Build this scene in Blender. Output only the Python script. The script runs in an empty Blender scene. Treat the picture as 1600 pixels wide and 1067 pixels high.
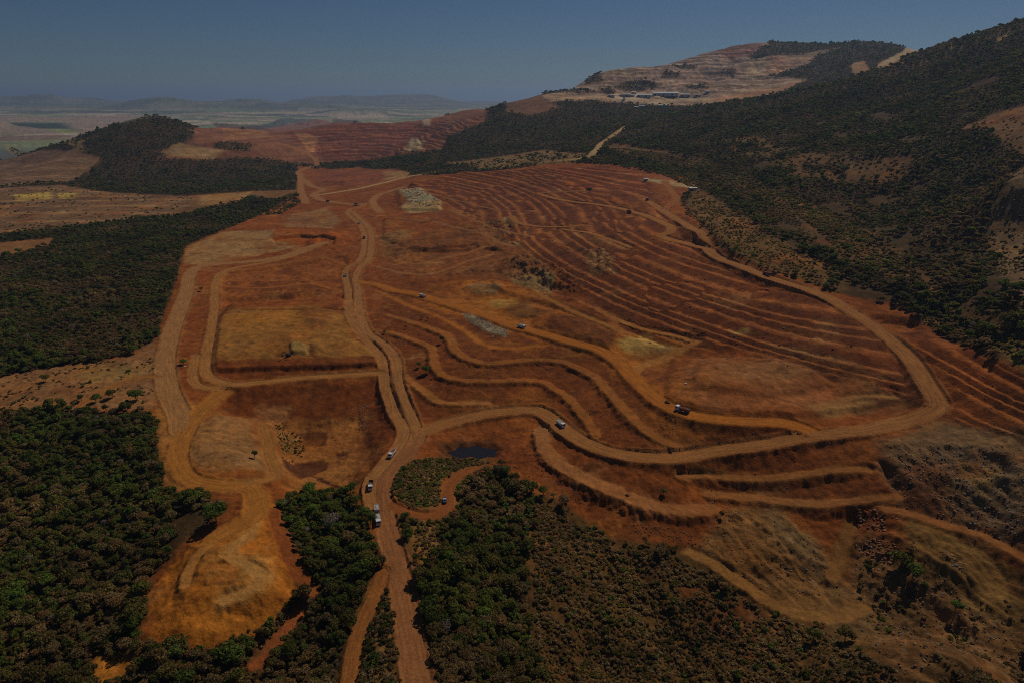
import bpy, bmesh, math, random
import numpy as np
from mathutils import Vector, Matrix

random.seed(7)
RNG = np.random.default_rng(11)
SC = bpy.context.scene
COL = SC.collection

# ------------------------------------------------------------------ camera, sky, sun, exposure
CAMZ = 200.0                      # drone height above the datum
FPX = 1600 * 24.0 / 36.0          # focal length in photograph pixels
PITCH = math.atan(383.5 / FPX)    # looking down this much
cam_data = bpy.data.cameras.new('camera')
cam_data.lens = 24.0; cam_data.sensor_width = 36.0
cam_data.clip_start = 1.0; cam_data.clip_end = 120000.0
cam = bpy.data.objects.new('camera', cam_data); COL.objects.link(cam)
cam.location = (0, 0, CAMZ); cam.rotation_euler = (math.pi / 2 - PITCH, 0, 0)
SC.camera = cam

SUN_AZ, SUN_EL = math.radians(40), math.radians(49)     # azimuth clockwise from +Y (view direction)
world = bpy.data.worlds.new('World'); SC.world = world; world.use_nodes = True
wn = world.node_tree.nodes; wl = world.node_tree.links
sky = wn.new('ShaderNodeTexSky'); sky.sky_type = 'NISHITA'; sky.sun_disc = False
sky.sun_elevation = SUN_EL; sky.sun_rotation = SUN_AZ
sky.altitude = 800; sky.air_density = 1.0; sky.dust_density = 0.15; sky.ozone_density = 5.0
bg = wn['Background']; bg.inputs['Strength'].default_value = 0.05
tint = wn.new('ShaderNodeMix'); tint.data_type = 'RGBA'; tint.blend_type = 'MULTIPLY'; tint.inputs[0].default_value = 1.0
tint.inputs[7].default_value = (.83, 1.0, 1.22, 1)
wl.new(sky.outputs[0], tint.inputs[6]); wl.new(tint.outputs[2], bg.inputs[0])
sl = bpy.data.lights.new('sun', 'SUN'); sl.energy = 5.0; sl.angle = math.radians(0.53); sl.color = (1.0, 0.93, 0.82)
sun = bpy.data.objects.new('sun', sl); COL.objects.link(sun)
to_sun = Vector((math.sin(SUN_AZ) * math.cos(SUN_EL), math.cos(SUN_AZ) * math.cos(SUN_EL), math.sin(SUN_EL)))
sun.rotation_euler = to_sun.to_track_quat('Z', 'Y').to_euler(); sun.location = (0, 0, 600)
SC.view_settings.view_transform = 'Standard'; SC.view_settings.look = 'None'
SC.view_settings.exposure = -1.42; SC.view_settings.gamma = 1.0
SC.view_settings.use_curve_mapping = False
SC.render.engine = 'CYCLES'
SC.cycles.max_bounces = 5; SC.cycles.diffuse_bounces = 2; SC.cycles.glossy_bounces = 2
SC.cycles.transmission_bounces = 2; SC.cycles.volume_bounces = 0; SC.cycles.transparent_max_bounces = 8
SC.cycles.use_denoising = False; SC.cycles.filter_width = 1.0

# ------------------------------------------------------------------ noise
def _hash(ix, iy, seed):
    h = (ix.astype(np.uint32) * np.uint32(374761393) + iy.astype(np.uint32) * np.uint32(668265263) + np.uint32(seed * 2654435 + 97)) & np.uint32(0xffffffff)
    h = (h ^ (h >> np.uint32(13))) * np.uint32(1274126177)
    h = h ^ (h >> np.uint32(16))
    return h
_ga = np.random.default_rng(3).uniform(0, 2 * math.pi, 65536 * 2)
_GC = np.cos(_ga).astype(np.float32) * np.float32(1.4); _GS = np.sin(_ga).astype(np.float32) * np.float32(1.4)
def noise(x, y, scale, seed=0):
    x = np.asarray(x, float) / scale; y = np.asarray(y, float) / scale
    shp = np.broadcast(x, y).shape; x = np.broadcast_to(x, shp).ravel(); y = np.broadcast_to(y, shp).ravel()
    out = np.empty(x.size, np.float32)
    for c in range(0, x.size, 65536):                # in cache-sized pieces
        X = x[c:c + 65536]; Y = y[c:c + 65536]
        x0 = np.floor(X); y0 = np.floor(Y); fx = (X - x0).astype(np.float32); fy = (Y - y0).astype(np.float32)
        ix = x0.astype(np.int32) + seed * 37; iy = y0.astype(np.int32) + seed * 101
        u = fx * fx * (3 - 2 * fx); v = fy * fy * (3 - 2 * fy)
        ax = ix & 255; bx = (ix + 1) & 255; ay = (iy & 255) << 8; by = ((iy + 1) & 255) << 8
        k = ax + ay; n00 = _GC[k] * fx + _GS[k] * fy
        k = bx + ay; n10 = _GC[k] * (fx - 1) + _GS[k] * fy
        k = ax + by; n01 = _GC[k] * fx + _GS[k] * (fy - 1)
        k = bx + by; n11 = _GC[k] * (fx - 1) + _GS[k] * (fy - 1)
        a = n00 + (n10 - n00) * u
        out[c:c + 65536] = a + (n01 + (n11 - n01) * u - a) * v
    return out.reshape(shp)
def fbm(x, y, scale, octs=4, seed=0, gain=0.5):
    r = 0; a = 1; t = 0
    for i in range(octs):
        r = r + a * noise(x, y, scale / 2 ** i, seed + i * 17); t += a; a *= gain
    return r / t
def sstep(a, b, x):
    t = np.clip((x - a) / (b - a), 0, 1); return t * t * (3 - 2 * t)

# ------------------------------------------------------------------ lie of the land
# survey points: (photo column, photo row, height relative to the camera) or, above the horizon, (column, row, distance)
def ray(u, v):
    u = np.asarray(u, float); v = np.asarray(v, float)
    dx = (u - 800) / FPX; dy = (533.5 - v) / FPX
    cp, sp = math.cos(PITCH), math.sin(PITCH)
    X = dx; Y = cp + dy * sp; Z = -sp + dy * cp
    h = np.hypot(X, Y)
    return np.arctan2(X, Y), Z / h
CZ = [  # u, v, z
 (675,1067,-186),(640,950,-187),(603,830,-188),(587,750,-188),(640,680,-187),(612,560,-184),(556,460,-182),(575,380,-180),(547,328,-180),(482,290,-183),(470,255,-186),
 (100,290,-196),(100,340,-192),(0,370,-193),(250,275,-195),(0,270,-198),(400,290,-188),
 (150,450,-190),(60,540,-191),(270,420,-186),(330,340,-188),(410,325,-186),(0,450,-193),
 (250,640,-190),(270,520,-188),(300,420,-185),(400,395,-184),(100,600,-190),(0,640,-192),(20,600,-192),
 (0,1067,-203),(150,1000,-199.5),(100,900,-199),(100,750,-194),(100,660,-191),(0,800,-199),(240,720,-191),(250,860,-194),
 (400,790,-188),(340,880,-189),(420,900,-189),(300,955,-190.5),(255,1005,-195),(450,960,-197),(500,1000,-195),(520,850,-191),(500,790,-194),(400,1060,-203),(230,960,-194.5),
 (450,500,-183),(450,560,-184),(350,560,-185),(560,540,-184),(450,598,-190),(550,590,-188),(450,660,-199),(500,720,-200),(430,700,-197),(350,720,-188),(300,740,-189),(400,765,-189),(480,765,-196),(570,690,-194),(560,640,-195),
 (420,440,-184),(430,375,-182),(500,345,-183),(520,420,-183),
 (640,540,-181),(735,703,-191.5),(690,680,-188),(700,760,-189.5),(780,720,-190),(760,790,-193),(700,830,-190),(750,900,-193),
 (800,643,-185),(874,664,-184),(940,704,-182.5),(1050,716,-180),(1200,696,-175),(1350,672,-167),(1467,634,-158),(1440,585,-152),(1380,522,-146),(1300,473,-139),(1200,430,-130),(1120,392,-125.5),(1060,343,-122),(1040,305,-121),
 (900,262,-116),(930,238,-98),(640,280,-165),(520,302,-179),(800,262,-131),
 (660,320,-172),(620,380,-177),(700,400,-172),(700,440,-174),(650,462,-179),(760,460,-173),(814,511,-171.5),(900,545,-171),(1000,605,-170),(1066,646,-170),(1200,661,-170),
 (1180,580,-166),(1300,605,-166),(1000,545,-167.5),(1080,548,-165.5),(1250,640,-168),
 (850,425,-161),(800,360,-159),(900,330,-145),(900,400,-151),(1000,450,-149),(1100,500,-153),(1200,530,-153),(1300,560,-156),(1000,370,-131),(1100,430,-138),(1000,500,-161),(900,470,-164),(1200,480,-142),(1300,520,-147),(1380,590,-158),(1400,625,-163),(900,290,-128),(800,300,-147),
 (640,510,-179),(720,560,-177.5),(700,600,-181.5),(760,610,-181),(850,570,-175.5),(850,605,-179.5),(960,600,-173.5),(960,660,-178.5),(1060,690,-177),(1150,680,-173.5),
 (900,750,-188.5),(1000,787,-190),(850,700,-188),(1100,748,-187),(1250,746,-182.5),(1400,735,-172),(1300,790,-186.5),(1000,850,-197),(900,830,-197),(1100,860,-197),(1290,930,-200),(1200,850,-194),(1330,850,-192),(1450,780,-175),(1550,700,-160),(1600,670,-155),(1600,600,-138),(1500,520,-140),(1600,578,-135),(1420,480,-137),(1520,600,-145),
 (1600,800,-170),(1600,900,-186),(1500,900,-187),(1450,1000,-200),(1600,1067,-199),(1200,1000,-206),(1000,960,-206),(800,950,-199),(900,1067,-209),(1100,1067,-211),(850,850,-197),
 (1300,430,-131),(1400,400,-122),(1500,450,-124),(1590,480,-119),(1590,350,-95),(1500,330,-98),(1400,300,-98),(1250,340,-116),(1150,285,-106),(1100,255,-101),
]
CR = [  # u, v, r
 (480,215,2450),(440,204,2750),(550,192,2750),(700,183,2750),(765,172,2700),(600,240,2200),(650,215,2480),(400,225,2250),(350,200,2700),(330,215,2500),
 (240,184,2500),(170,207,2430),(310,208,2480),(60,236,2620),(220,245,2150),(100,225,2600),(130,240,2250),
 (1200,210,1200),(1300,240,1000),(1400,200,1150),(1500,200,1000),(1590,200,930),(1590,280,700),(1590,100,1250),(1595,40,1550),(1500,120,1400),(1500,66,1650),(1400,150,1400),(1410,93,1750),(1300,150,1480),(1300,129,1680),(1200,152,1750),(1100,169,1830),(1100,210,1450),(1000,192,1820),(1000,230,1400),(960,210,1620),(900,200,1900),(850,150,2320),(750,186,2150),(800,166,2250),(720,215,2000),(700,252,1700),(800,240,1620),(850,220,1740),
 (900,140,2500),(1000,150,2400),(1000,105,2750),(1170,69,3050),(1100,86,2950),(1200,140,2330),(1250,100,2720),(1250,72,3050),(1350,68,2850),(1350,100,2420),(930,118,2650),(860,145,2430),(1440,90,2500),(1100,120,2650),(1100,155,2350),
]
CH = [  # hidden ground behind the crests: u, r, z
 (1600,2100,100),(1500,2150,80),(1400,2200,60),(1300,1950,-10),(1200,2000,-20),(1100,2070,-45),(1000,2050,-55),(1600,2600,60),(1450,3000,130),(1300,3500,120),(1170,3500,150),(1000,3200,30),(880,2900,-60),(800,2700,-110),(700,3100,-170),(550,3100,-190),(440,3200,-200),(240,2900,-200),(100,3000,-215),(0,2900,-215),
 (-400,3000,-215),(2000,1600,190),(2000,800,-20),(2000,2600,120),(-300,1500,-200),(-300,600,-195),(-300,300,-200),(1900,330,-150),(1900,200,-198),(1750,240,-180)]
for uu in (-500, -200, 100, 400, 700, 1000, 1300, 1600, 1900):
    CH += [(uu, 4300, -225 if uu < 900 else -150), (uu, 6000, -235), (uu, 20000, -240), (uu, 60000, -245)]
for uu in (-900, -300, 300, 800, 1300, 1900, 2500):
    CH += [(uu, 40, -196), (uu, 110, -200)]
pts = []
for u, v, z in CZ:
    th, t = ray(u, v); pts.append((float(th), math.log(z / t), float(t)))
for u, v, r in CR:
    th, t = ray(u, v); pts.append((float(th), math.log(r), float(t)))
for u, r, z in CH:
    th, _ = ray(u, 150); pts.append((float(th), math.log(r), z / r))
P = np.array(pts)
def _phi(r2): return np.where(r2 > 0, 0.5 * r2 * np.log(r2 + 1e-12), 0)
def _tps(P, lam=2e-4):
    n = len(P); d2 = (P[:, None, 0] - P[None, :, 0]) ** 2 + (P[:, None, 1] - P[None, :, 1]) ** 2
    K = _phi(d2) + lam * np.eye(n); Q = np.c_[np.ones(n), P[:, :2]]
    A = np.block([[K, Q], [Q.T, np.zeros((3, 3))]])
    return np.linalg.solve(A, np.r_[P[:, 2], 0, 0, 0])
W = _tps(P)
# coarse table of tan(elevation) over (azimuth, log distance)
TH0, TH1, S0, S1 = -0.93, 0.93, math.log(40), math.log(60000)
NTH, NS = 260, 460
gth = np.linspace(TH0, TH1, NTH); gs = np.linspace(S0, S1, NS)
A, B = np.meshgrid(gth, gs, indexing='ij')
tab = np.zeros(A.size); a_ = A.ravel(); b_ = B.ravel()
for i in range(len(P)): tab += W[i] * _phi((a_ - P[i, 0]) ** 2 + (b_ - P[i, 1]) ** 2)
tab = (tab + W[-3] + W[-2] * a_ + W[-1] * b_).reshape(NTH, NS)
def table(th, s):
    i = np.clip((th - TH0) / (TH1 - TH0) * (NTH - 1), 0, NTH - 1.001); j = np.clip((s - S0) / (S1 - S0) * (NS - 1), 0, NS - 1.001)
    i0 = i.astype(int); j0 = j.astype(int); fi = i - i0; fj = j - j0
    return (tab[i0, j0] * (1 - fi) + tab[i0 + 1, j0] * fi) * (1 - fj) + (tab[i0, j0 + 1] * (1 - fi) + tab[i0 + 1, j0 + 1] * fi) * fj
def hit(u, v):
    """ground point (x, y) seen at a photograph pixel, on the smooth terrain"""
    th, t = ray(np.atleast_1d(u), np.atleast_1d(v))
    ss = np.linspace(math.log(70), S1, 4000)
    out = []
    for a, b in zip(th, t):
        prof = table(np.full(ss.size, a), ss)
        k = np.argmax(prof >= b)
        if prof[k] < b: k = ss.size - 1
        if k > 0 and prof[k] > prof[k - 1]:
            f = (b - prof[k - 1]) / (prof[k] - prof[k - 1]); s = ss[k - 1] + np.clip(f, 0, 1) * (ss[k] - ss[k - 1])
        else: s = ss[k]
        r = math.exp(s); out.append((r * math.sin(a), r * math.cos(a)))
    return np.array(out)
def W2(pl):
    pl = np.array(pl, float); return hit(pl[:, 0], pl[:, 1])

# ------------------------------------------------------------------ terrain grid (a fan, finer near the mine)
DTH = 0.00178
ths = np.arange(-0.905, 0.905, DTH)
def srange(a, b, d): return np.arange(math.log(a), math.log(b), d)
ss_ = np.concatenate([srange(45, 150, 0.03), srange(150, 1500, 0.00235), srange(1500, 3300, 0.0050), srange(3300, 62000, 0.024)])
TH, S = np.meshgrid(ths, ss_, indexing='ij')
R = np.exp(S); GX = R * np.sin(TH); GY = R * np.cos(TH)
GZ = table(TH, S) * R + CAMZ
NI, NJ = TH.shape
def sample(G, x, y):
    th = np.arctan2(x, y); s = np.log(np.maximum(np.hypot(x, y), 1))
    i = np.clip((th - ths[0]) / DTH, 0, NI - 1.001)
    j = np.interp(s, ss_, np.arange(NJ)); j = np.clip(j, 0, NJ - 1.001)
    i0 = i.astype(int); j0 = j.astype(int); fi = i - i0; fj = j - j0
    return (G[i0, j0] * (1 - fi) + G[i0 + 1, j0] * fi) * (1 - fj) + (G[i0, j0 + 1] * (1 - fi) + G[i0 + 1, j0 + 1] * fi) * fj
def bbox_idx(x0, x1, y0, y1):
    m = (GX > x0) & (GX < x1) & (GY > y0) & (GY < y1)
    return np.nonzero(m)
def bbox_idx_fast(x0, x1, y0, y1):
    # sub-rectangle of the fan that covers the box
    xs = np.array([x0, x1, x0, x1]); ys = np.array([y0, y0, y1, y1])
    if y0 <= 1: return bbox_idx(x0, x1, y0, y1)
    a = np.arctan2(xs, ys); rmin = math.hypot(max(0, x0, -x1), y0); rmax = np.hypot(xs, ys).max()
    ia = max(int((a.min() - ths[0]) / DTH) - 1, 0); ib = min(int((a.max() - ths[0]) / DTH) + 2, NI)
    ja = max(np.searchsorted(ss_, math.log(rmin)) - 1, 0); jb = min(np.searchsorted(ss_, math.log(rmax)) + 1, NJ)
    if ib <= ia or jb <= ja: return np.array([], int), np.array([], int)
    I, J = np.mgrid[ia:ib, ja:jb]; I = I.ravel(); J = J.ravel()
    x = GX[I, J]; y = GY[I, J]; m = (x > x0) & (x < x1) & (y > y0) & (y < y1)
    return I[m], J[m]
def seg_dist(px, py, a, b):
    d = b - a; L2 = (d ** 2).sum() + 1e-9
    t = np.clip(((px - a[0]) * d[0] + (py - a[1]) * d[1]) / L2, 0, 1)
    return np.hypot(px - a[0] - t * d[0], py - a[1] - t * d[1]), t
def inside(px, py, poly):
    r = np.zeros(px.shape, bool); n = len(poly)
    for k in range(n):
        x1, y1 = poly[k]; x2, y2 = poly[(k + 1) % n]
        if y1 == y2: continue
        c = ((y1 > py) != (y2 > py)) & (px < (x2 - x1) * (py - y1) / (y2 - y1) + x1)
        r ^= c
    return r
def poly_mask(pix, feather=4.0, wob=3.0, wscale=18.0, world=None, seed=3):
    """soft mask over the grid of a patch outlined in the photograph: (I, J, weight)"""
    Q = W2(pix) if world is None else np.array(world)
    pad = feather + wob + 2
    I, J = bbox_idx_fast(Q[:, 0].min() - pad, Q[:, 0].max() + pad, Q[:, 1].min() - pad, Q[:, 1].max() + pad)
    if not len(I): return I, J, np.array([])
    x = GX[I, J]; y = GY[I, J]
    if wob:
        x = x + wob * fbm(GX[I, J], GY[I, J], wscale, 3, seed); y = y + wob * fbm(GX[I, J], GY[I, J], wscale, 3, seed + 5)
    ins = inside(x, y, Q); d = np.full(x.shape, 1e9)
    for k in range(len(Q)):
        d = np.minimum(d, seg_dist(x, y, Q[k], Q[(k + 1) % len(Q)])[0])
    sd = np.where(ins, d, -d)
    return I, J, sstep(-feather, feather, sd)
def smooth_line(Q, step):
    Q = np.asarray(Q, float)
    if len(Q) > 2:                                 # Catmull-Rom
        E = np.vstack([2 * Q[0] - Q[1], Q, 2 * Q[-1] - Q[-2]]); out = []
        for k in range(1, len(E) - 2):
            p0, p1, p2, p3 = E[k - 1:k + 3]; n = max(2, int(np.hypot(*(p2 - p1)) / step) + 1)
            t = np.linspace(0, 1, n, endpoint=False)[:, None]
            out.append(0.5 * (2 * p1 + (p2 - p0) * t + (2 * p0 - 5 * p1 + 4 * p2 - p3) * t ** 2 + (3 * p1 - p0 - 3 * p2 + p3) * t ** 3))
        Q = np.vstack(out + [Q[-1:]])
    L = np.r_[0, np.cumsum(np.hypot(*np.diff(Q, axis=0).T))]
    n = max(3, int(L[-1] / step) + 1); l = np.linspace(0, L[-1], n)
    return np.c_[np.interp(l, L, Q[:, 0]), np.interp(l, L, Q[:, 1])]
# ------------------------------------------------------------------ soils (albedo)
RED = (.275, .086, .024); DKRED = (.20, .058, .022); ORANGE = (.40, .145, .028); OCHRE = (.40, .17, .045); TAN = (.37, .185, .082)
PINK = (.36, .165, .085); PALE = (.50, .34, .20); GREY = (.33, .27, .22); ROADC = (.355, .17, .083); FLOOR = (.085, .052, .026)
GRASS = (.25, .145, .055); LILAC = (.21, .125, .09); BROWN = (.22, .105, .045); ROCK = (.34, .23, .15); HILLPINK = (.44, .235, .165); PALEROAD = (.46, .32, .22)

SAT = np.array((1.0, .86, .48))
# roads and tracks: name -> (outline in the photograph, width m, soil, berm m)
ROADS = {
 'main_road': [[(675,1110),(655,1070),(645,1012),(637,962),(630,920),(620,882),(612,850),(606,822),(600,790),(597,765),(604,744),(622,725),(640,705),(655,684),(652,672)], 8.0, (.31,.135,.075), .9],
 'upper_main_road': [[(655,684),(649,665),(641,645),(630,620),(622,592),(621,567),(612,550),(597,535),(577,522),(566,500),(562,480),(560,455),(556,437),(563,420),(576,408),(581,390),(581,365),(572,351),(560,340),(552,331)], 5.6, ROADC, 1.3],
 'parallel_road': [[(585,800),(580,775),(582,752),(597,732),(615,710),(631,682),(629,665),(617,645),(612,630),(602,600),(601,580),(597,562),(585,545),(567,527),(554,510),(547,492),(546,467),(544,447),(540,431),(543,420),(560,411),(568,396),(570,381),(569,365),(563,352),(551,342),(543,333),(549,327),(563,324),(571,319)], 5.6, ROADC, 1.3],
 'haul_road': [[(655,676),(700,661),(750,649),(800,642),(820,640),(842,641),(860,652),(877,667),(900,685),(930,700),(962,710),(1000,715),(1040,716),(1075,714),(1125,705),(1200,696),(1250,686),(1300,680),(1350,674),(1400,665),(1437,655),(1460,642),(1467,632),(1462,620),(1450,602),(1437,582),(1420,560),(1400,542),(1375,521),(1350,503),(1325,487),(1300,472),(1262,455),(1225,440),(1197,430),(1162,415),(1125,397),(1107,382),(1097,366),(1082,355),(1060,342),(1040,332),(1025,322),(1012,315)], 9, (.34,.155,.07), .9],
 'switchback_road': [[(1107,382),(1087,374),(1075,371),(1050,366),(1032,361),(1045,357),(1050,350),(1037,345),(1007,337),(975,331),(937,326),(900,320),(875,312),(857,305),(842,299)], 9, (.36,.155,.06), .5],
 'ramp_track': [[(842,299),(870,297),(920,297)], 7, (.36,.155,.06), 0],
 'pit_ramp': [[(558,441),(590,446),(612,455),(650,461),(675,469),(725,485),(775,500),(800,510),(837,520),(900,540),(937,550),(970,570),(990,592),(1012,612),(1037,632),(1065,645),(1100,654),(1150,659),(1200,661),(1225,662),(1250,669),(1268,678)], 9, ORANGE, .5],
 'loop_track': [[(800,340),(804,348),(812,353),(837,357),(887,359),(910,355)], 8, (.34,.14,.055), 0],
 'spur_track': [[(1040,326),(1052,317),(1057,310),(1050,300),(1042,290),(1038,284)], 8, (.34,.13,.05), 0],
 'outer_road': [[(508,379),(450,399),(400,408),(350,412),(312,417),(297,430),(292,455),(282,485),(272,510),(265,535),(260,560),(260,587),(265,612),(274,632),(284,652),(287,672)], 12, (.37,.19,.10), .8],
 'inner_road': [[(505,384),(450,402),(400,413),(362,421),(342,432),(337,455),(336,480),(332,510),(327,535),(322,560),(322,580),(332,592),(362,601),(400,598),(475,590),(550,585),(594,582)], 6, (.38,.18,.075), .7],
 'connecting_track': [[(307,555),(302,580),(307,600),(330,607),(350,605)], 5, (.38,.18,.075), .4],
 'dump_road': [[(350,611),(342,616),(330,627),(312,645),(297,665),(287,685),(279,705),(280,725),(290,742),(312,752),(350,757),(387,760),(400,772),(400,795),(390,812),(362,825),(337,842)], 9, OCHRE, .3],
 'bowl_track': [[(412,660),(417,687),(422,712),(430,732),(425,747),(400,752),(375,757)], 5.5, (.36,.165,.06), .3],
 'verge_track': [[(600,892),(590,920),(575,955),(560,987),(552,1025),(545,1067)], 4.5, (.30,.12,.045), 0],
 'thicket_track': [[(606,787),(620,794),(637,800),(662,807),(687,805),(700,787),(700,762),(710,747),(737,735),(765,730)], 4.5, (.29,.10,.04), .4],
 'field_track': [[(255,587),(212,590),(180,602),(150,617),(120,640)], 5, (.35,.15,.06), 0],
 'north_road': [[(571,319),(552,320),(525,317),(500,312),(492,303),(505,297),(485,290),(472,280),(467,270),(482,262),(495,260),(492,250),(475,240),(450,230),(432,225)], 13, (.36,.17,.09), 1.2],
 'west_branch_road': [[(470,272),(470,295),(475,310),(478,318)], 12, (.36,.17,.09), 0],
 'ridge_road': [[(490,306),(525,301),(562,295),(600,286),(625,280),(662,272),(700,267),(750,265),(800,260),(837,255),(875,252),(912,247),(927,240),(940,225),(955,215),(970,205),(987,195)], 11, PALEROAD, 0],
 'quarry_track': [[(594,332),(585,322),(583,314),(592,305),(607,300),(630,293)], 12, (.37,.18,.085), 0],
 'farm_track': [[(-40,408),(0,400),(37,391),(82,380)], 7, (.33,.15,.075), 0],
}
STRIP = dict(ROADS)
# benches cut in the faces (terrain only): outline, width, soil
BENCHES = [
 ([(607,494),(635,502),(665,512),(692,522),(705,535),(708,547),(717,557),(737,567),(762,571),(800,568),(837,565),(882,569),(907,580),(930,592),(950,612),(970,635),(990,655),(1007,672),(1037,690),(1060,701)], 5.0, (.315,.122,.037)),
 ([(587,517),(617,522),(650,534),(672,545),(677,560),(680,577),(692,590),(715,597),(750,599),(800,597),(842,596),(862,607),(887,622),(900,637),(915,655),(930,677)], 4.2, (.315,.122,.037)),
 ([(635,587),(640,597),(662,612),(680,627),(700,632),(762,630)], 3.5, (.36,.15,.055)),
 ([(847,672),(850,700),(865,720),(887,737),(920,755),(950,767),(975,777),(1012,790),(1062,801),(1112,797)], 8.0, (.35,.15,.07)),
 ([(1062,742),(1100,746),(1150,750),(1200,751),(1250,746),(1300,739),(1355,734)], 3.6, (.32,.135,.05)),
 ([(1107,772),(1150,777),(1200,783),(1250,791),(1300,792),(1350,785),(1400,774)], 4.6, (.32,.135,.055)),
 ([(1380,800),(1425,802),(1462,820),(1512,832),(1550,847),(1610,877)], 4.0, (.31,.13,.055)),
 ([(590,455),(640,478),(690,497),(730,520),(760,540),(800,545),(850,540)], 3.0, ORANGE),
 ([(620,405),(650,411),(680,405),(720,396),(760,385)], 5.0, (.34,.14,.06)),
 ([(590,418),(630,428),(665,430),(700,422),(740,405),(770,395)], 5.0, (.34,.14,.06)),
 ([(1300,905),(1312,870),(1330,820)], 4.0, (.26,.125,.05)),
 ([(1080,862),(1130,890),(1180,925),(1230,955),(1300,965),(1350,950)], 5.0, (.275,.14,.058)),
 ([(845,465),(900,492),(960,517),(990,523)], 4.0, (.36,.155,.05)), ([(925,480),(1000,510),(1065,526),(1078,534)], 4.0, (.36,.155,.05)), ([(1088,532),(1070,545),(1030,562),(1000,572),(985,585)], 5.0, (.40,.175,.06)),
 ([(345,533),(450,522),(540,535),(585,560)], 2.5, (.40,.19,.06)), ([(360,508),(430,500),(500,505),(548,520)], 2.5, (.36,.15,.05)), ([(700,328),(745,345),(780,362),(830,372)], 4.0, (.30,.13,.06)), ([(615,345),(680,352),(740,368),(800,384)], 4.0, (.29,.13,.06)), ([(1275,645),(1330,628),(1395,624)], 3.0, (.33,.165,.075)), ([(880,362),(930,368),(985,382)], 4.5, (.37,.16,.065)), ([(660,300),(720,312),(780,326),(830,330)], 4.0, (.31,.13,.06)), ([(350,445),(420,450),(480,444),(535,452)], 3.0, (.34,.12,.035)), ([(355,425),(430,415),(500,402),(540,412)], 3.0, (.34,.13,.04)),
 ([(400,785),(396,830),(372,850),(357,868),(380,888),(410,898),(412,918),(392,934),(350,944)], 4.0, (.47,.245,.10)),
 ([(395,800),(370,830),(335,850),(305,880),(290,920)], 3.0, (.44,.205,.07)), ([(320,900),(345,892),(372,897),(365,910),(330,916)], 2.0, (.38,.15,.04)),
 ([(425,800),(440,840),(462,890),(490,930)], 4.0, (.27,.085,.03)),
 ([(465,962),(440,990),(400,1045)], 3.5, (.30,.095,.04)),
]
# ---- broad relief
x, y = GX, GY
far = sstep(700, 1400, R)
GZ += 1.3 * fbm(x, y, 70, 3, 1) * (1 - 0.5 * far) * sstep(60, 200, R)
mount = np.clip(sstep(0.0, 0.25, TH) * sstep(900, 1500, R) + sstep(1900, 2400, R), 0, 1) * (1 - sstep(4500, 6000, R))
rid = 1 - np.abs(fbm(x, y, 330, 4, 21)) * 2.2
GZ += mount * (10 * fbm(x, y, 420, 4, 9) + 9 * (rid - 0.6))
# distant country: low hill ranges on the plain
plain = sstep(4500, 7000, R)
GZ += plain * 14 * fbm(x, y, 2600, 4, 31)
def ridge(u0, u1, vtop, r0, width, seed, uneven=.5):
    th0, _ = ray(u0, 150); th1, _ = ray(u1, 150); _, t = ray(0.5 * (u0 + u1), vtop)
    along = sstep(th0, th0 + .3 * (th1 - th0), TH) * (1 - sstep(th0 + .7 * (th1 - th0), th1, TH))
    zt = t * r0 + CAMZ; base = -238 + CAMZ
    prof = np.exp(-((R - r0 - width * .5 * fbm(x, y, width * 2, 2, seed)) / width) ** 2)
    return (zt - base) * along * prof * np.clip(.75 + 1.1 * fbm(x, y, width * .9, 5, seed + 3, .55), .1, 1.6)
FJ = np.searchsorted(ss_, math.log(4800)); _full = (x, y, TH, R); x, y, TH, R = (q[:, FJ:] for q in _full)
GZ[:, FJ:] += ridge(-350, 340, 149, 25000, 3200, 41) + ridge(-100, 220, 152, 19000, 2200, 42) + ridge(140, 470, 159, 13500, 1500, 43, .35) + ridge(395, 760, 150, 17000, 2200, 44) + ridge(350, 560, 168, 11500, 900, 45) \
  + ridge(410, 520, 182, 6800, 450, 46, .3) + ridge(520, 900, 158, 21000, 2600, 47) + ridge(600, 1400, 153, 28000, 3000, 48) + ridge(-200, 60, 187, 6500, 300, 49) + ridge(480, 640, 171, 9500, 700, 50)
x, y, TH, R = _full
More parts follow.
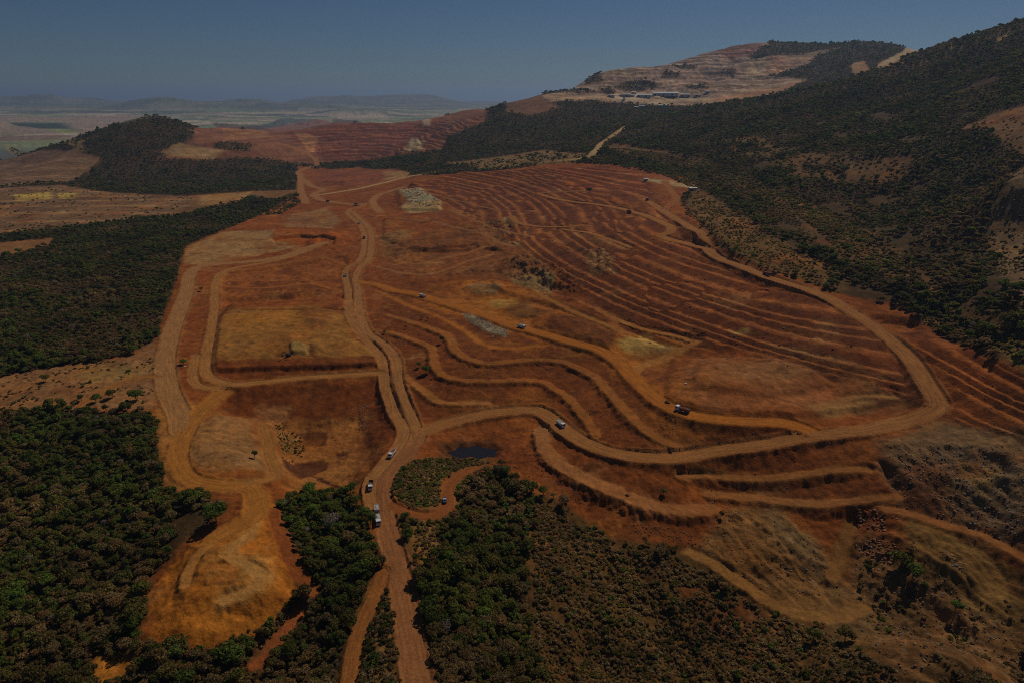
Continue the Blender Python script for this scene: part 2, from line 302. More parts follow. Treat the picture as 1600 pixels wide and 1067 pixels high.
# ---- heaps, hollows and steps: outline, height, feather
RELIEF = [
 ([(335,500),(352,492),(545,490),(565,530),(590,558),(596,572),(470,578),(335,582),(328,540)], 3.2, 1.6), ([(352,612),(470,604),(598,594),(616,650),(592,690),(590,720),(545,765),(440,757),(432,710),(420,655),(352,645)], -2.8, 5.5), ([(440,655),(560,645),(585,690),(540,755),(445,745)], -1.5, 3),
 ([(345,428),(540,400),(548,470),(350,478)], -2.4, 3), ([(355,480),(540,470),(545,488),(352,492)], 1.6, 1.5), ([(425,372),(470,368),(525,376),(520,384),(430,384)], -4.5, 2),
 ([(610,400),(660,392),(740,385),(790,392),(780,402),(660,412),(620,410)], -2.5, 2.5), ([(600,345),(700,335),(770,375),(740,390),(640,392),(600,375)], 3.0, 4), ([(620,300),(655,296),(690,315),(688,330),(625,330)], 4, 6), ([(770,440),(900,470),(990,525),(960,520),(880,485),(770,455)], 2.5, 3), ([(1050,560),(1330,575),(1400,628),(1240,655),(1090,648),(1040,620)], 2.2, 3), ([(1090,575),(1250,580),(1300,610),(1200,628),(1080,612)], 2.0, 3),
 ([(725,452),(745,446),(770,447),(788,455),(775,463),(745,463)], 2.6, 6), ([(720,492),(740,495),(775,510),(795,520),(785,530),(760,522),(735,508)], 1.2, 4),
 ([(835,500),(870,492),(900,500),(950,520),(965,528),(950,545),(915,540),(870,522),(840,512)], 4.0, 9), ([(785,485),(830,478),(870,490),(840,500),(800,500)], 3.0, 8),
 ([(1090,575),(1150,560),(1230,575),(1260,600),(1200,620),(1120,615),(1070,600)], 3.0, 14), ([(1300,590),(1360,585),(1400,600),(1380,620),(1320,622)], 2.5, 10),
 ([(454,544),(470,543),(482,549),(480,559),(460,560),(455,557)], 2.4, 1.2), ([(484,545),(500,545),(506,555),(490,560)], 2.5, 3), ([(425,556),(446,548),(447,562),(428,564)], -1.5, 3),
 ([(300,665),(340,650),(385,655),(392,690),(385,715),(330,725),(300,700)], 2.0, 6), ([(300,850),(340,850),(370,870),(365,900),(320,905),(290,885)], 1.8, 5), ([(290,880),(345,852),(415,865),(442,930),(400,985),(320,1008),(262,985)], 2.0, 6), ([(268,940),(330,945),(400,935),(420,960),(350,985),(270,975)], -1.2, 4),
 ([(395,440),(480,436),(510,450),(470,462),(410,460)], 2.5, 6), ([(360,478),(540,470),(550,486),(360,492)], 2.4, 4), ([(470,490),(520,490),(525,512),(490,520)], 2.0, 6),
 ([(350,465),(540,458),(545,468),(352,474)], -2.0, 4),
 ([(400,650),(570,640),(590,700),(540,760),(450,760),(425,730)], -1.5, 8), ([(440,712),(505,706),(505,722),(465,735),(442,728)], -1.0, 4), ([(463,662),(512,662),(510,682),(470,682)], -.8, 4),
 ([(685,700),(697,694),(706,697),(718,691),(732,695),(745,691),(760,696),(772,695),(783,702),(773,706),(776,712),(760,710),(748,716),(735,711),(722,716),(708,710),(698,712)], -2.2, 2.6),
 ([(1375,720),(1395,735),(1420,765),(1400,768),(1380,745)], -4, 3), ([(1490,785),(1520,790),(1525,815),(1500,815)], -2, 3), ([(1452,752),(1475,757),(1475,775),(1455,772)], -2, 3),
 ([(1240,890),(1255,888),(1278,898),(1280,912),(1262,910),(1245,905)], -2.6, 2.5), ([(1200,868),(1240,888),(1236,900),(1200,880)], -1.8, 2.5),
 ([(868,435),(885,432),(892,446),(885,450)], -4, 3), ([(1378,595),(1392,600),(1400,622),(1385,615)], -4, 3),
 ([(480,375),(540,362),(548,378),(490,388)], 3.5, 6), ([(420,360),(480,352),(525,362),(520,375),(430,380)], 2, 7),
]
for pix, h, fe in RELIEF:
    I, J, m = poly_mask(pix, fe, fe * .5, 14, seed=61)
    if len(I): GZ[I, J] += h * m
# ---- gullied slopes: ribs running downhill
for pix, (p0, p1), am, per in (([(830,790),(960,850),(1190,950),(1400,1060),(1420,1110),(840,1110)], ((930,840), (1080,1060)), 2.8, 17), ([(1340,820),(1480,840),(1610,900),(1610,1110),(1400,1110),(1340,950)], ((1400,850), (1590,985)), 2.8, 15), ([(1100,800),(1240,800),(1330,930),(1290,950),(1110,880)], ((1130,800), (1260,900)), 1.6, 11), ([(1390,690),(1610,700),(1610,850),(1420,800)], ((1420,700), (1600,800)), 2.2, 13)):
    I, J, m = poly_mask(pix, 8, 6, 25, seed=75); xx, yy = GX[I, J], GY[I, J]; q = W2([p0, p1]); dv = (q[1] - q[0]) / np.hypot(*(q[1] - q[0]))
    al = xx * dv[0] + yy * dv[1]; ac = -xx * dv[1] + yy * dv[0] + 5 * fbm(xx, yy, 40, 3, 76)
    GZ[I, J] += am * m * (.5 - 2.0 * np.abs(fbm(ac, al * .22, per, 3, 79, .55)))
# ---- worked terraces of the pit walls
TERR = [([(640,292),(720,275),(880,262),(1000,270),(1030,320),(1100,375),(1200,432),(1330,492),(1430,570),(1452,625),(1400,625),(1330,598),(1180,548),(1010,535),(930,480),(880,430),(800,380),(740,345),(700,320)], 3.3, 7),
        ([(1345,490),(1440,505),(1540,560),(1610,590),(1700,640),(1720,760),(1610,690),(1500,655),(1478,620),(1450,575),(1400,525)], 3.2, 5),
        ([(440,215),(560,196),(700,190),(760,180),(700,235),(560,245),(480,240)], 7.0, 30),
        ([(880,150),(960,115),(1080,90),(1170,72),(1240,80),(1230,130),(1000,145)], 11.0, 40)]
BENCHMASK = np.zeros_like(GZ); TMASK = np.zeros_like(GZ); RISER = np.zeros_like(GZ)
for pix, st, fe in TERR:
    I, J, m = poly_mask(pix, fe, fe, 40, seed=81)
    xx, yy = GX[I, J], GY[I, J]
    cx_, cy_, sc_ = xx.mean(), yy.mean(), np.hypot(xx.std(), yy.std())
    a_, b_ = (xx - cx_) / sc_, (yy - cy_) / sc_
    if st < 6:                                    # even out the wall before stepping it
        A_ = np.stack([a_ ** i * b_ ** j for i in range(4) for j in range(4 - i)], 1); sel = m > .5
        co_ = np.linalg.lstsq(A_[sel][::7], GZ[I, J][sel][::7], rcond=None)[0]; zf = A_ @ co_
        GZ[I, J] += (zf - GZ[I, J]) * m * .82
    z = GZ[I, J] + st * (.30 * fbm(xx, yy, 120, 2, 83) + .20 * fbm(xx, yy, 9, 4, 84, .7) + .45 * np.round(1.5 * fbm(xx, yy, 85, 2, 88)) * (st < 6) + .22 * np.sin(GZ[I, J] / st * 1.9))
    k = np.floor(z / st); f = z / st - k
    zt = (k + .10 * np.clip(f / .4, 0, 1) + .90 * np.clip((f - .4) / .6, 0, 1) ** .9) * st
    m0 = m; m = m * sstep(-.85, -.15, fbm(xx, yy, 38 if st < 6 else 200, 3, 86))
    GZ[I, J] = GZ[I, J] * (1 - m) + (zt + GZ[I, J] - z) * m
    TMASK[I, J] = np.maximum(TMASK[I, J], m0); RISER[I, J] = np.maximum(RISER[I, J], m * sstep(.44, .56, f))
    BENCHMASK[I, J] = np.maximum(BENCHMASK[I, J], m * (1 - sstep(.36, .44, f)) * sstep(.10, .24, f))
# ---- rough broken rock: outline, amplitude, size
ROUGH = [
 ([(788,408),(820,398),(860,420),(900,448),(890,468),(850,455),(800,440)], 12, 20), ([(740,350),(800,342),(815,365),(780,385),(745,372)], 7, 30), ([(1380,690),(1500,660),(1610,690),(1610,850),(1480,830),(1400,800),(1370,750)], 3.6, 16),
 ([(915,392),(950,390),(965,430),(925,430)], 5, 20), ([(630,300),(690,305),(690,328),(620,330)], 4, 30), ([(1100,790),(1240,800),(1300,870),(1290,940),(1200,900),(1130,850)], 2.4, 10),
 ([(1330,800),(1480,840),(1610,900),(1610,1067),(1350,1067),(1330,950)], 2.6, 13), ([(590,370),(630,365),(640,400),(600,405)], 3.5, 25), ([(510,360),(545,380),(540,410),(505,395)], 3.0, 20),
 ([(0,580),(120,570),(240,560),(245,640),(0,640)], 1.0, 14), ([(420,640),(590,640),(600,690),(560,760),(430,750)], 1.0, 10), ([(340,430),(540,420),(545,465),(350,470)], 1.8, 14),
 ([(600,340),(800,340),(800,450),(600,440)], 3.2, 34), ([(640,300),(760,278),(900,265),(1010,275),(1040,330),(940,380),(860,400),(760,350)], .9, 22), ([(900,380),(1100,400),(1400,590),(1330,595),(1000,530),(920,470)], .6, 11), ([(1350,500),(1450,520),(1610,600),(1610,690),(1480,640)], .6, 10), ([(440,195),(700,186),(760,176),(690,230),(480,245)], 7, 90), ([(880,150),(960,115),(1170,70),(1260,90),(1220,140),(1000,155)], 12, 110),
]
for pix, am, sz in ROUGH:
    I, J, m = poly_mask(pix, sz * .7, sz * .6, 25, seed=71)
    if len(I):
        xx, yy = GX[I, J], GY[I, J]
        GZ[I, J] += am * m * (1.1 * fbm(xx, yy, sz, 5, 77, .68) + .35 - .9 * np.abs(fbm(xx, yy, sz * 1.7, 4, 78, .6)))
# ---- contour lines on the old fields
for pix, st in (([(0,300),(110,290),(300,310),(300,335),(150,348),(0,365)], 1.0), ([(0,258),(150,250),(110,285),(0,298)], 1.0)):
    I, J, m = poly_mask(pix, 10, 8, 60); xx, yy = GX[I, J], GY[I, J]
    BENCHMASK[I, J] = np.maximum(BENCHMASK[I, J], m * sstep(.82, .95, np.abs(np.sin((yy + .12 * xx + 25 * fbm(xx, yy, 220, 2, 91)) / 26))))

# ------------------------------------------------------------------ colour of the ground
C = np.empty(GZ.shape + (3,)); C[:] = FLOOR
FW = np.ones(GZ.shape, np.float32)      # where forest grows
def paint(pix, col, feather=4, wob=4, wscale=20, amount=1.0, seed=5, grain=0):
    I, J, m = poly_mask(pix, feather, wob, wscale, seed=seed)
    if not len(I): return
    if grain: m = m * sstep(-.35, .35, fbm(GX[I, J], GY[I, J], grain, 4, seed + 9) + .1)
    FW[I, J] *= 1 - m * amount
    m = (m * amount)[:, None]
    C[I, J] = C[I, J] * (1 - m) + np.array(col) * m
# the plain: patchwork of fields
pm = sstep(3000, 3600, R)
c1 = np.floor((x + 300 * fbm(x, y, 1500, 2, 5)) / 620 + .3 * np.floor(y / 700)); c2 = np.floor((y + 200 * fbm(x, y, 1500, 2, 6)) / 480)
hh = _hash(c1.astype(np.int64), c2.astype(np.int64), 5).astype(float) / 4294967296.0
fields = np.array([(.36,.29,.23),(.24,.27,.15),(.48,.38,.30),(.20,.23,.15),(.30,.34,.17),(.52,.42,.33)])[(hh * 5.99).astype(int)]
hl = np.zeros_like(R); hl[:, FJ:] = np.clip((GZ[:, FJ:] - (CAMZ - 225)) / 60, 0, 1)
wood = np.clip(sstep(.10, .20, fbm(x, y, 1100, 4, 12, .6)) + .75 * hl, 0, 1)[..., None]
fields = fields * (1 - wood) + np.array((.13,.14,.13)) * wood
C = C * (1 - pm[..., None]) + fields * pm[..., None]
PAINT = [
 ([(-100,203),(60,201),(155,202),(150,207),(110,209),(-100,214)], (.30,.22,.17), 60, 60, 300), ([(70,201),(155,202),(150,207),(100,209)], (.26,.30,.10), 40, 30, 300), ([(-100,194),(100,192),(215,190),(190,207),(155,202),(60,200),(-100,200)], (.05,.06,.04), 50, 50, 250), ([(-100,186),(120,183),(215,180),(210,189),(100,190),(-100,192)], (.36,.26,.2), 80, 60, 300), ([(-100,216),(110,212),(100,220),(-100,224)], (.24,.16,.12), 40, 40, 300),

 # far mine and hills
 ([(245,250),(290,232),(300,212),(340,195),(420,200),(470,195),(560,190),(700,182),(770,170),(760,190),(700,215),(690,235),(560,250),(430,252)], (.25,.105,.068), 15, 15, 90),
 ([(440,205),(560,194),(690,186),(700,215),(640,240),(500,246),(470,225)], (.215,.072,.046), 15, 15, 90), ([(250,240),(280,225),(350,235),(330,250)], (.40,.25,.14), 10, 10, 60), ([(340,198),(400,202),(420,215),(350,222)], (.36,.165,.085), 12, 10, 60),
 ([(660,190),(672,188),(672,198),(662,199)], (.5,.38,.28), 8, 6, 30), ([(645,218),(665,222),(655,236),(630,238)], (.46,.36,.27), 8, 12, 30), ([(460,208),(500,212),(490,240),(480,236),(470,222)], (.38,.18,.09), 6, 5, 30),
 ([(880,150),(930,118),(1000,98),(1080,86),(1160,66),(1200,72),(1170,92),(1200,100),(1270,92),(1262,105),(1200,120),(1260,128),(1210,142),(1100,162),(1000,160),(850,160),(840,150)], (.39,.27,.235), 12, 14, 90),
 ([(840,150),(930,147),(1010,150),(1100,150),(1230,130),(1265,126),(1200,146),(1100,165),(980,158),(850,162)], (.46,.32,.26), 8, 8, 50), ([(1170,95),(1200,92),(1195,110),(1165,118)], (.5,.36,.24), 6, 6, 40),
 ([(1200,88),(1262,90),(1268,96),(1215,118),(1200,118)], (.42,.24,.17), 8, 8, 60), ([(800,155),(850,155),(880,168),(830,182),(790,175)], (.20,.10,.07), 10, 10, 60),
 ([(1390,93),(1410,83),(1447,75),(1440,82),(1400,98),(1370,104)], (.46,.33,.22), 5, 4, 30), ([(1330,102),(1350,98),(1415,94),(1380,104),(1330,110)], (.40,.22,.13), 5, 5, 30), ([(1555,65),(1578,52),(1574,60),(1558,70)], PALE, 3, 3, 15), ([(1486,72),(1490,65),(1488,75),(1484,80)], PALE, 3, 3, 15),
 ([(1210,86),(1320,75),(1280,90),(1240,105)], (.30,.2,.14), 5, 5, 40, .8), ([(1130,215),(1200,212),(1230,240),(1190,252),(1140,230)], (.21,.125,.055), 14, 16, 50, .9), ([(1200,255),(1260,240),(1320,250),(1420,250),(1410,275),(1340,285),(1250,280)], (.19,.105,.055), 14, 18, 40, .9),
 ([(1490,205),(1550,180),(1610,165),(1610,245),(1570,230),(1540,200)], (.24,.135,.085), 5, 5, 30), ([(1610,255),(1580,270),(1575,300),(1545,320),(1550,400),(1570,450),(1610,480)], (.22,.145,.105), 4, 5, 25),
 # scrub slope above the haul road
 ([(940,235),(1000,245),(1090,265),(1150,300),(1220,330),(1300,400),(1400,440),(1500,500),(1610,580),(1610,540),(1500,470),(1400,400),(1300,330),(1200,290),(1100,250),(960,225)], (.15,.085,.038), 15, 15, 40), ([(1090,290),(1130,320),(1200,370),(1300,420),(1310,455),(1200,420),(1120,380),(1070,330)], (.175,.10,.042), 8, 10, 30), ([(1440,505),(1500,520),(1610,585),(1610,560),(1540,525),(1450,490)], (.30,.21,.085), 3, 4, 20),
 ([(700,255),(850,235),(930,245),(900,255),(760,265)], (.25,.16,.09), 15, 10, 50),
 # fields on the left
 ([(-60,255),(160,248),(110,285),(-60,300)], LILAC, 12, 10, 60), ([(-60,300),(100,290),(310,308),(300,335),(150,350),(-60,375)], LILAC, 10, 8, 60), ([(296,306),(395,299),(470,297),(474,313),(425,314),(396,308),(345,321),(296,330)], (.23,.125,.07), 5, 8, 30), ([(312,306),(395,300),(375,316),(310,322)], (.40,.24,.13), 6, 4, 30), ([(20,305),(80,300),(80,312),(30,315)], (.42,.31,.11), 6, 8, 20), ([(92,302),(120,302),(115,311),(92,311)], (.42,.31,.11), 6, 6, 20),
 ([(-60,385),(80,372),(90,380),(-60,420)], (.24,.12,.065), 6, 8, 30), ([(12,228),(130,220),(130,235),(15,236)], (.33,.22,.10), 20, 20, 60),
 # the mine as a whole
 ([(465,258),(560,262),(640,275),(760,268),(900,255),(1000,262),(1090,275),(1095,290),(1060,312),(1100,360),(1130,385),(1200,422),(1300,455),(1400,475),(1460,515),(1530,550),(1610,585),(1720,640),(1720,900),(1610,900),(1500,860),(1400,870),(1340,960),(1280,970),(1180,930),(1090,870),(960,840),(880,780),(825,770),(780,730),(720,728),(640,735),(612,770),(612,850),(645,930),(680,1110),(630,1110),(605,930),(575,800),(540,765),(480,770),(430,790),(450,900),(440,960),(390,1000),(320,1020),(230,1010),(235,900),(300,840),(350,800),(350,780),(260,760),(245,650),(130,640),(-60,645),(-60,600),(100,572),(200,555),(245,530),(275,440),(290,385),(350,360),(420,330),(465,300)], RED, 3, 5, 15),
 ([(640,300),(760,275),(900,262),(1010,268),(1040,320),(1100,380),(1200,435),(1330,495),(1430,575),(1450,630),(1390,625),(1300,590),(1180,548),(1010,535),(930,480),(880,430),(800,370),(720,330)], (.25,.082,.03), 6, 10, 40),
 ([(-60,600),(100,572),(200,555),(250,530),(250,640),(130,640),(-60,645)], (.30,.155,.09), 5, 6, 20), ([(100,590),(150,570),(240,570),(240,590),(150,600)], (.31,.19,.085), 5, 8, 12, .8),
 ([(500,262),(620,265),(640,275),(560,292),(505,298),(490,285)], (.26,.085,.045), 8, 6, 40), ([(600,268),(640,268),(635,278),(600,282)], (.38,.22,.13), 6, 10, 25), ([(505,283),(540,283),(535,292),(508,292)], (.15,.045,.03), 5, 5, 25),
 ([(870,258),(1000,264),(1010,300),(880,290)], (.27,.08,.03), 8, 10, 40), ([(960,266),(1090,272),(1085,286),(1000,282)], (.33,.11,.05), 5, 6, 30), ([(1000,280),(1040,282),(1092,291),(1085,295),(1030,288)], (.5,.38,.28), 3, 2, 15),
 ([(622,300),(660,296),(690,316),(688,328),(630,330),(640,318)], (.40,.36,.31), 5, 10, 25), ([(622,326),(690,318),(690,330),(640,334)], (.44,.30,.18), 4, 5, 20), ([(750,350),(800,340),(812,352),(790,375),(755,370)], (.38,.26,.18), 5, 10, 22, .8),
 ([(788,408),(820,398),(850,415),(870,440),(862,470),(830,458),(795,440)], (.33,.225,.135), 4, 8, 14, .9), ([(915,392),(950,390),(965,430),(925,430)], (.34,.20,.12), 4, 10, 16, .7), ([(880,360),(950,370),(985,380),(970,388),(900,372)], (.36,.16,.07), 4, 4, 16), ([(770,372),(815,380),(810,386),(770,380)], (.45,.31,.2), 3, 3, 14),
 ([(1140,516),(1170,513),(1172,522),(1142,523)], (.40,.25,.12), 2, 4, 8), ([(1200,530),(1300,560),(1350,590),(1290,585),(1210,555)], (.30,.17,.095), 5, 10, 16, .6),
 ([(590,370),(640,362),(645,395),(600,402)], (.28,.16,.075), 5, 8, 18, .7), ([(600,385),(780,340),(860,420),(800,440),(600,430)], (.235,.09,.035), 10, 14, 40, .8),
 # left works
 ([(295,385),(350,362),(420,360),(500,368),(470,385),(400,400),(310,415),(285,410)], (.37,.215,.12), 4, 5, 20), ([(455,335),(510,325),(535,345),(520,358),(440,358)], (.32,.165,.09), 6, 8, 25), ([(430,360),(520,365),(545,378),(460,380),(425,372)], (.36,.10,.018), 4, 5, 16),
 ([(340,425),(540,395),(545,470),(350,472)], (.30,.10,.03), 6, 8, 20), ([(400,440),(470,438),(520,452),(460,462),(410,456)], (.19,.06,.02), 3, 6, 10, .8),
 ([(352,490),(500,484),(548,500),(560,540),(590,565),(330,572),(335,530)], (.36,.165,.05), 5, 9, 18), ([(355,500),(470,494),(470,512),(360,515)], (.40,.18,.04), 4, 5, 14), ([(470,488),(520,492),(518,512),(490,520),(478,508)], (.20,.085,.03), 3, 5, 10, .8), ([(454,543),(472,542),(484,550),(482,561),(458,561)], (.40,.27,.12), 1.2, 1.5, 6), ([(484,545),(500,545),(508,557),(486,560)], (.26,.13,.045), 1.5, 2, 6), ([(405,560),(440,550),(448,562),(420,568)], (.23,.12,.035), 2, 2, 6),
 ([(335,572),(590,562),(600,582),(470,592),(330,592)], (.225,.068,.018), 3, 3, 14), ([(350,610),(590,592),(612,640),(440,650),(350,640)], (.185,.052,.013), 5, 5, 16),
 ([(420,650),(560,640),(590,690),(560,760),(440,755)], (.35,.145,.05), 5, 8, 16), ([(300,670),(340,645),(390,650),(400,700),(420,735),(330,738),(290,715)], (.36,.19,.10), 4, 4, 14), ([(245,640),(330,625),(300,660),(285,690),(275,740),(320,760),(260,765),(248,700)], (.40,.18,.065), 4, 4, 14),
 ([(440,712),(505,704),(508,720),(465,735),(445,728)], (.115,.04,.018), 1.5, 3, 8), ([(465,662),(512,660),(510,682),(478,682)], (.14,.05,.02), 1.5, 3, 8), ([(525,694),(545,694),(540,700),(525,700)], (.15,.05,.022), 1, 2, 6),
 ([(485,730),(500,733),(520,742),(545,750),(548,758),(535,765),(533,762),(543,756),(540,752),(515,747),(495,738)], (.10,.035,.018), .6, 1.5, 6),
 ([(430,660),(460,670),(470,690),(440,700),(432,680)], (.28,.17,.065), 3, 4, 10, .7), ([(560,660),(600,690),(590,740),(560,770),(545,740),(550,700)], (.27,.10,.035), 4, 5, 14),
 ([(400,760),(432,790),(450,850),(460,930),(405,992),(320,1015),(245,1005),(235,920),(300,850),(370,815)], (.43,.158,.027), 3, 4, 12), ([(300,880),(350,860),(420,880),(430,920),(390,940),(350,935)], (.45,.20,.06), 5, 6, 16), ([(140,1030),(200,1018),(210,1060),(150,1067)], (.40,.16,.03), 3, 5, 12),
 ([(960,146),(1000,143),(1090,144),(1095,156),(1000,162),(960,158)], (.50,.38,.32), 8, 8, 40), ([(682,690),(715,684),(770,685),(795,700),(785,718),(735,722),(690,718)], (.17,.065,.03), 2.5, 4, 8),
 # pit floor
 ([(600,465),(640,470),(700,495),(800,525),(930,560),(985,600),(1040,640),(1150,662),(1260,672),(1200,690),(1060,708),(980,705),(900,680),(860,645),(800,636),(700,655),(660,660),(640,600),(620,545),(580,510)], (.20,.062,.018), 4, 5, 16),
 ([(640,460),(700,440),(760,438),(860,465),(900,490),(980,520),(1070,535),(1060,560),(990,580),(1040,632),(1060,645),(1010,620),(940,560),(800,520),(700,490)], ORANGE, 5, 6, 20), ([(725,450),(745,445),(785,452),(775,463),(740,462)], (.27,.16,.085), 2, 4, 10), ([(765,470),(800,468),(830,478),(800,484),(770,480)], (.43,.23,.07), 3, 4, 12), ([(790,482),(870,488),(840,502),(800,498)], (.23,.10,.035), 3, 4, 12), ([(860,502),(900,498),(968,525),(955,545),(910,540),(850,515)], (.205,.07,.024), 3, 3, 12),
 ([(960,535),(1000,520),(1060,545),(1030,555),(990,556)], (.44,.29,.12), 3, 5, 12), ([(720,491),(745,495),(795,518),(790,528),(760,520),(735,505)], (.30,.245,.215), 1.2, 2.5, 6), ([(1080,560),(1200,552),(1330,590),(1380,625),(1250,650),(1100,645),(1050,615)], (.30,.115,.05), 6, 8, 20), ([(1110,590),(1200,575),(1270,590),(1200,612),(1130,610)], (.34,.155,.08), 6, 8, 16), ([(1260,640),(1330,628),(1400,630),(1360,645),(1290,655)], (.31,.165,.08), 3, 4, 12), ([(1330,598),(1390,615),(1440,640),(1380,640)], (.30,.15,.07), 4, 5, 14, .7),
 # lower right
 ([(1180,745),(1250,760),(1380,750),(1420,800),(1340,810),(1200,800)], (.22,.068,.022), 4, 5, 16), ([(880,690),(1000,740),(1060,770),(1110,800),(1100,850),(960,835),(850,750),(830,700)], (.205,.062,.019), 5, 6, 16),
 ([(1370,690),(1470,655),(1610,690),(1610,860),(1500,830),(1400,800)], (.20,.115,.072), 5, 8, 16), ([(1470,700),(1610,720),(1610,820),(1540,800),(1480,760)], (.19,.145,.12), 4, 10, 10, .75), ([(1500,720),(1560,735),(1540,765),(1500,750)], (.33,.20,.075), 4, 6, 10, .8),
 ([(1080,860),(1150,790),(1230,800),(1300,870),(1330,930),(1290,970),(1200,950),(1110,890)], (.25,.13,.058), 4, 6, 14), ([(1200,800),(1280,850),(1310,920),(1270,890),(1210,840)], (.22,.14,.085), 4, 6, 10, .7), ([(1280,790),(1345,800),(1320,835),(1290,815)], (.28,.085,.022), 2, 3, 8), ([(1400,810),(1500,840),(1610,900),(1610,1000),(1500,940),(1420,880)], (.23,.13,.055), 5, 8, 14),
 ([(1330,830),(1420,870),(1500,950),(1610,1000),(1610,1100),(1340,1100),(1300,1000)], (.19,.105,.055), 6, 8, 14, .9),
 # dark thickets and tracks on the quarried hill
 ([(957,118),(968,108),(972,110),(962,118)], (.5,.35,.25), 4, 4, 30), ([(968,110),(978,112),(990,120),(988,124),(975,117)], (.52,.37,.27), 4, 4, 30), ([(1082,126),(1107,130),(1118,140),(1110,140),(1100,133)], (.5,.33,.22), 4, 4, 30), ([(1186,98),(1196,102),(1192,114),(1172,122),(1170,118),(1186,110)], (.52,.37,.26), 4, 4, 30), ([(1100,160),(1150,150),(1230,134),(1262,128),(1215,146),(1150,160)], (.46,.25,.17), 5, 6, 40), ([(1120,80),(1170,68),(1195,75),(1170,90),(1130,95)], (.30,.14,.105), 8, 8, 60),
 # scrub land at the bottom
 ([(830,775),(900,800),(960,845),(1090,880),(1190,945),(1300,985),(1400,1060),(1420,1110),(850,1110),(835,950)], (.125,.066,.027), 6, 8, 14), ([(615,735),(640,722),(700,715),(740,715),(780,720),(740,742),(715,800),(640,800),(612,770)], (.17,.10,.038), 3, 4, 10), ([(650,740),(700,735),(690,770),(650,765)], (.26,.17,.055), 2, 5, 8, .7), ([(640,820),(700,812),(690,850),(650,900)], (.27,.15,.055), 3, 5, 8, .8),
 ([(560,950),(600,900),(640,1000),(650,1110),(540,1110)], (.23,.125,.05), 3, 4, 8, .8),
]

# thickets that grow inside the cleared ground
VEG = [[(958,132),(975,128),(1025,128),(1030,137),(990,140),(962,138)],[(937,137),(955,135),(962,145),(940,146)],[(1035,114),(1062,116),(1060,124),(1035,122)],[(1050,102),(1092,104),(1090,110),(1055,108)],[(1070,134),(1105,133),(1110,140),(1075,141)],[(1127,112),(1150,110),(1148,117),(1130,118)],[(905,130),(940,122),(950,126),(915,134)],[(880,145),(900,140),(935,143),(920,147)],[(1000,98),(1020,95),(1030,100),(1005,103)],[(1170,90),(1200,72),(1330,68),(1260,86),(1200,92)],[(330,192),(400,196),(420,202),(380,206),(340,199)],[(340,222),(400,228),(390,238),(330,232)],[(1130,222),(1180,222),(1200,240),(1160,238)],[(1250,255),(1330,258),(1320,272),(1260,268)],[(520,188),(560,188),(555,194),(520,193)]]
for k, e in enumerate(PAINT):
    paint(e[0], e[1], e[2], e[3], e[4], e[5] if len(e) > 5 else 1.0, seed=100 + k)
for pix in VEG:
    I, J, m = poly_mask(pix, 8, 14, 40, seed=97)
    if len(I): FW[I, J] = np.maximum(FW[I, J], m); C[I, J] = C[I, J] * (1 - .8 * m[:, None]) + np.array(FLOOR) * 1.3 * .8 * m[:, None]
# mottled soil over the worked ground: deep red, orange and pale dusty patches, crumbs and damp spots
mine = (1 - FW) * (1 - sstep(1500, 2200, R))
def mottle(scale, seed, a, b, col, amt, octs=5, gain=.62, rel=False):
    m = (sstep(a, b, fbm(x, y, scale, octs, seed, gain)) * mine * amt)[..., None]
    return C * (1 - m) + (C * np.array(col) if rel else np.array(col)) * m
C = mottle(60, 211, .08, .35, (.165, .045, .016), .55); C = mottle(70, 217, .10, .38, (.40, .155, .035), .45); C = mottle(48, 223, .16, .40, (.40, .20, .105), .45)
C = mottle(11, 229, .14, .34, (1.5, 1.5, 1.6), .6, rel=True); C = mottle(9, 233, .16, .34, (.5, .47, .45), .65, rel=True)
# quarried far hills: bands of cut rock along the contours
for pix, zs, hs, am in (([(840,150),(880,150),(930,118),(1000,98),(1080,86),(1160,66),(1200,72),(1270,92),(1260,128),(1100,162),(850,160)], 9, 160, .75), ([(245,250),(300,212),(340,195),(470,195),(700,182),(770,170),(700,215),(560,250),(430,252)], 7, 170, .5), ([(-60,300),(100,290),(310,308),(300,335),(150,350),(-60,375)], 1.2, 150, .35), ([(-60,255),(160,248),(110,285),(-60,300)], 1.2, 150, .35)):
    I, J, m = poly_mask(pix, 10, 10, 60); nn = fbm(GX[I, J] + 40 * fbm(GX[I, J], GY[I, J], 150, 2, 241), GZ[I, J] * hs / zs, hs, 4, 239, .65)
    C[I, J] *= np.clip(1 + am * m * nn * 2.2, .3, 1.9)[:, None]
C *= 1 - RISER[..., None] * np.array((.28, .33, .36))      # raw red soil on the cut risers, their shade deepened in the colour
# dust and painted-in sunlight on the flat steps of the pit walls
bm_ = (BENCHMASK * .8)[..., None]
C = C * (1 - bm_) + np.clip(C * 1.4 + np.array((.04, .024, .011)), 0, 1) * bm_
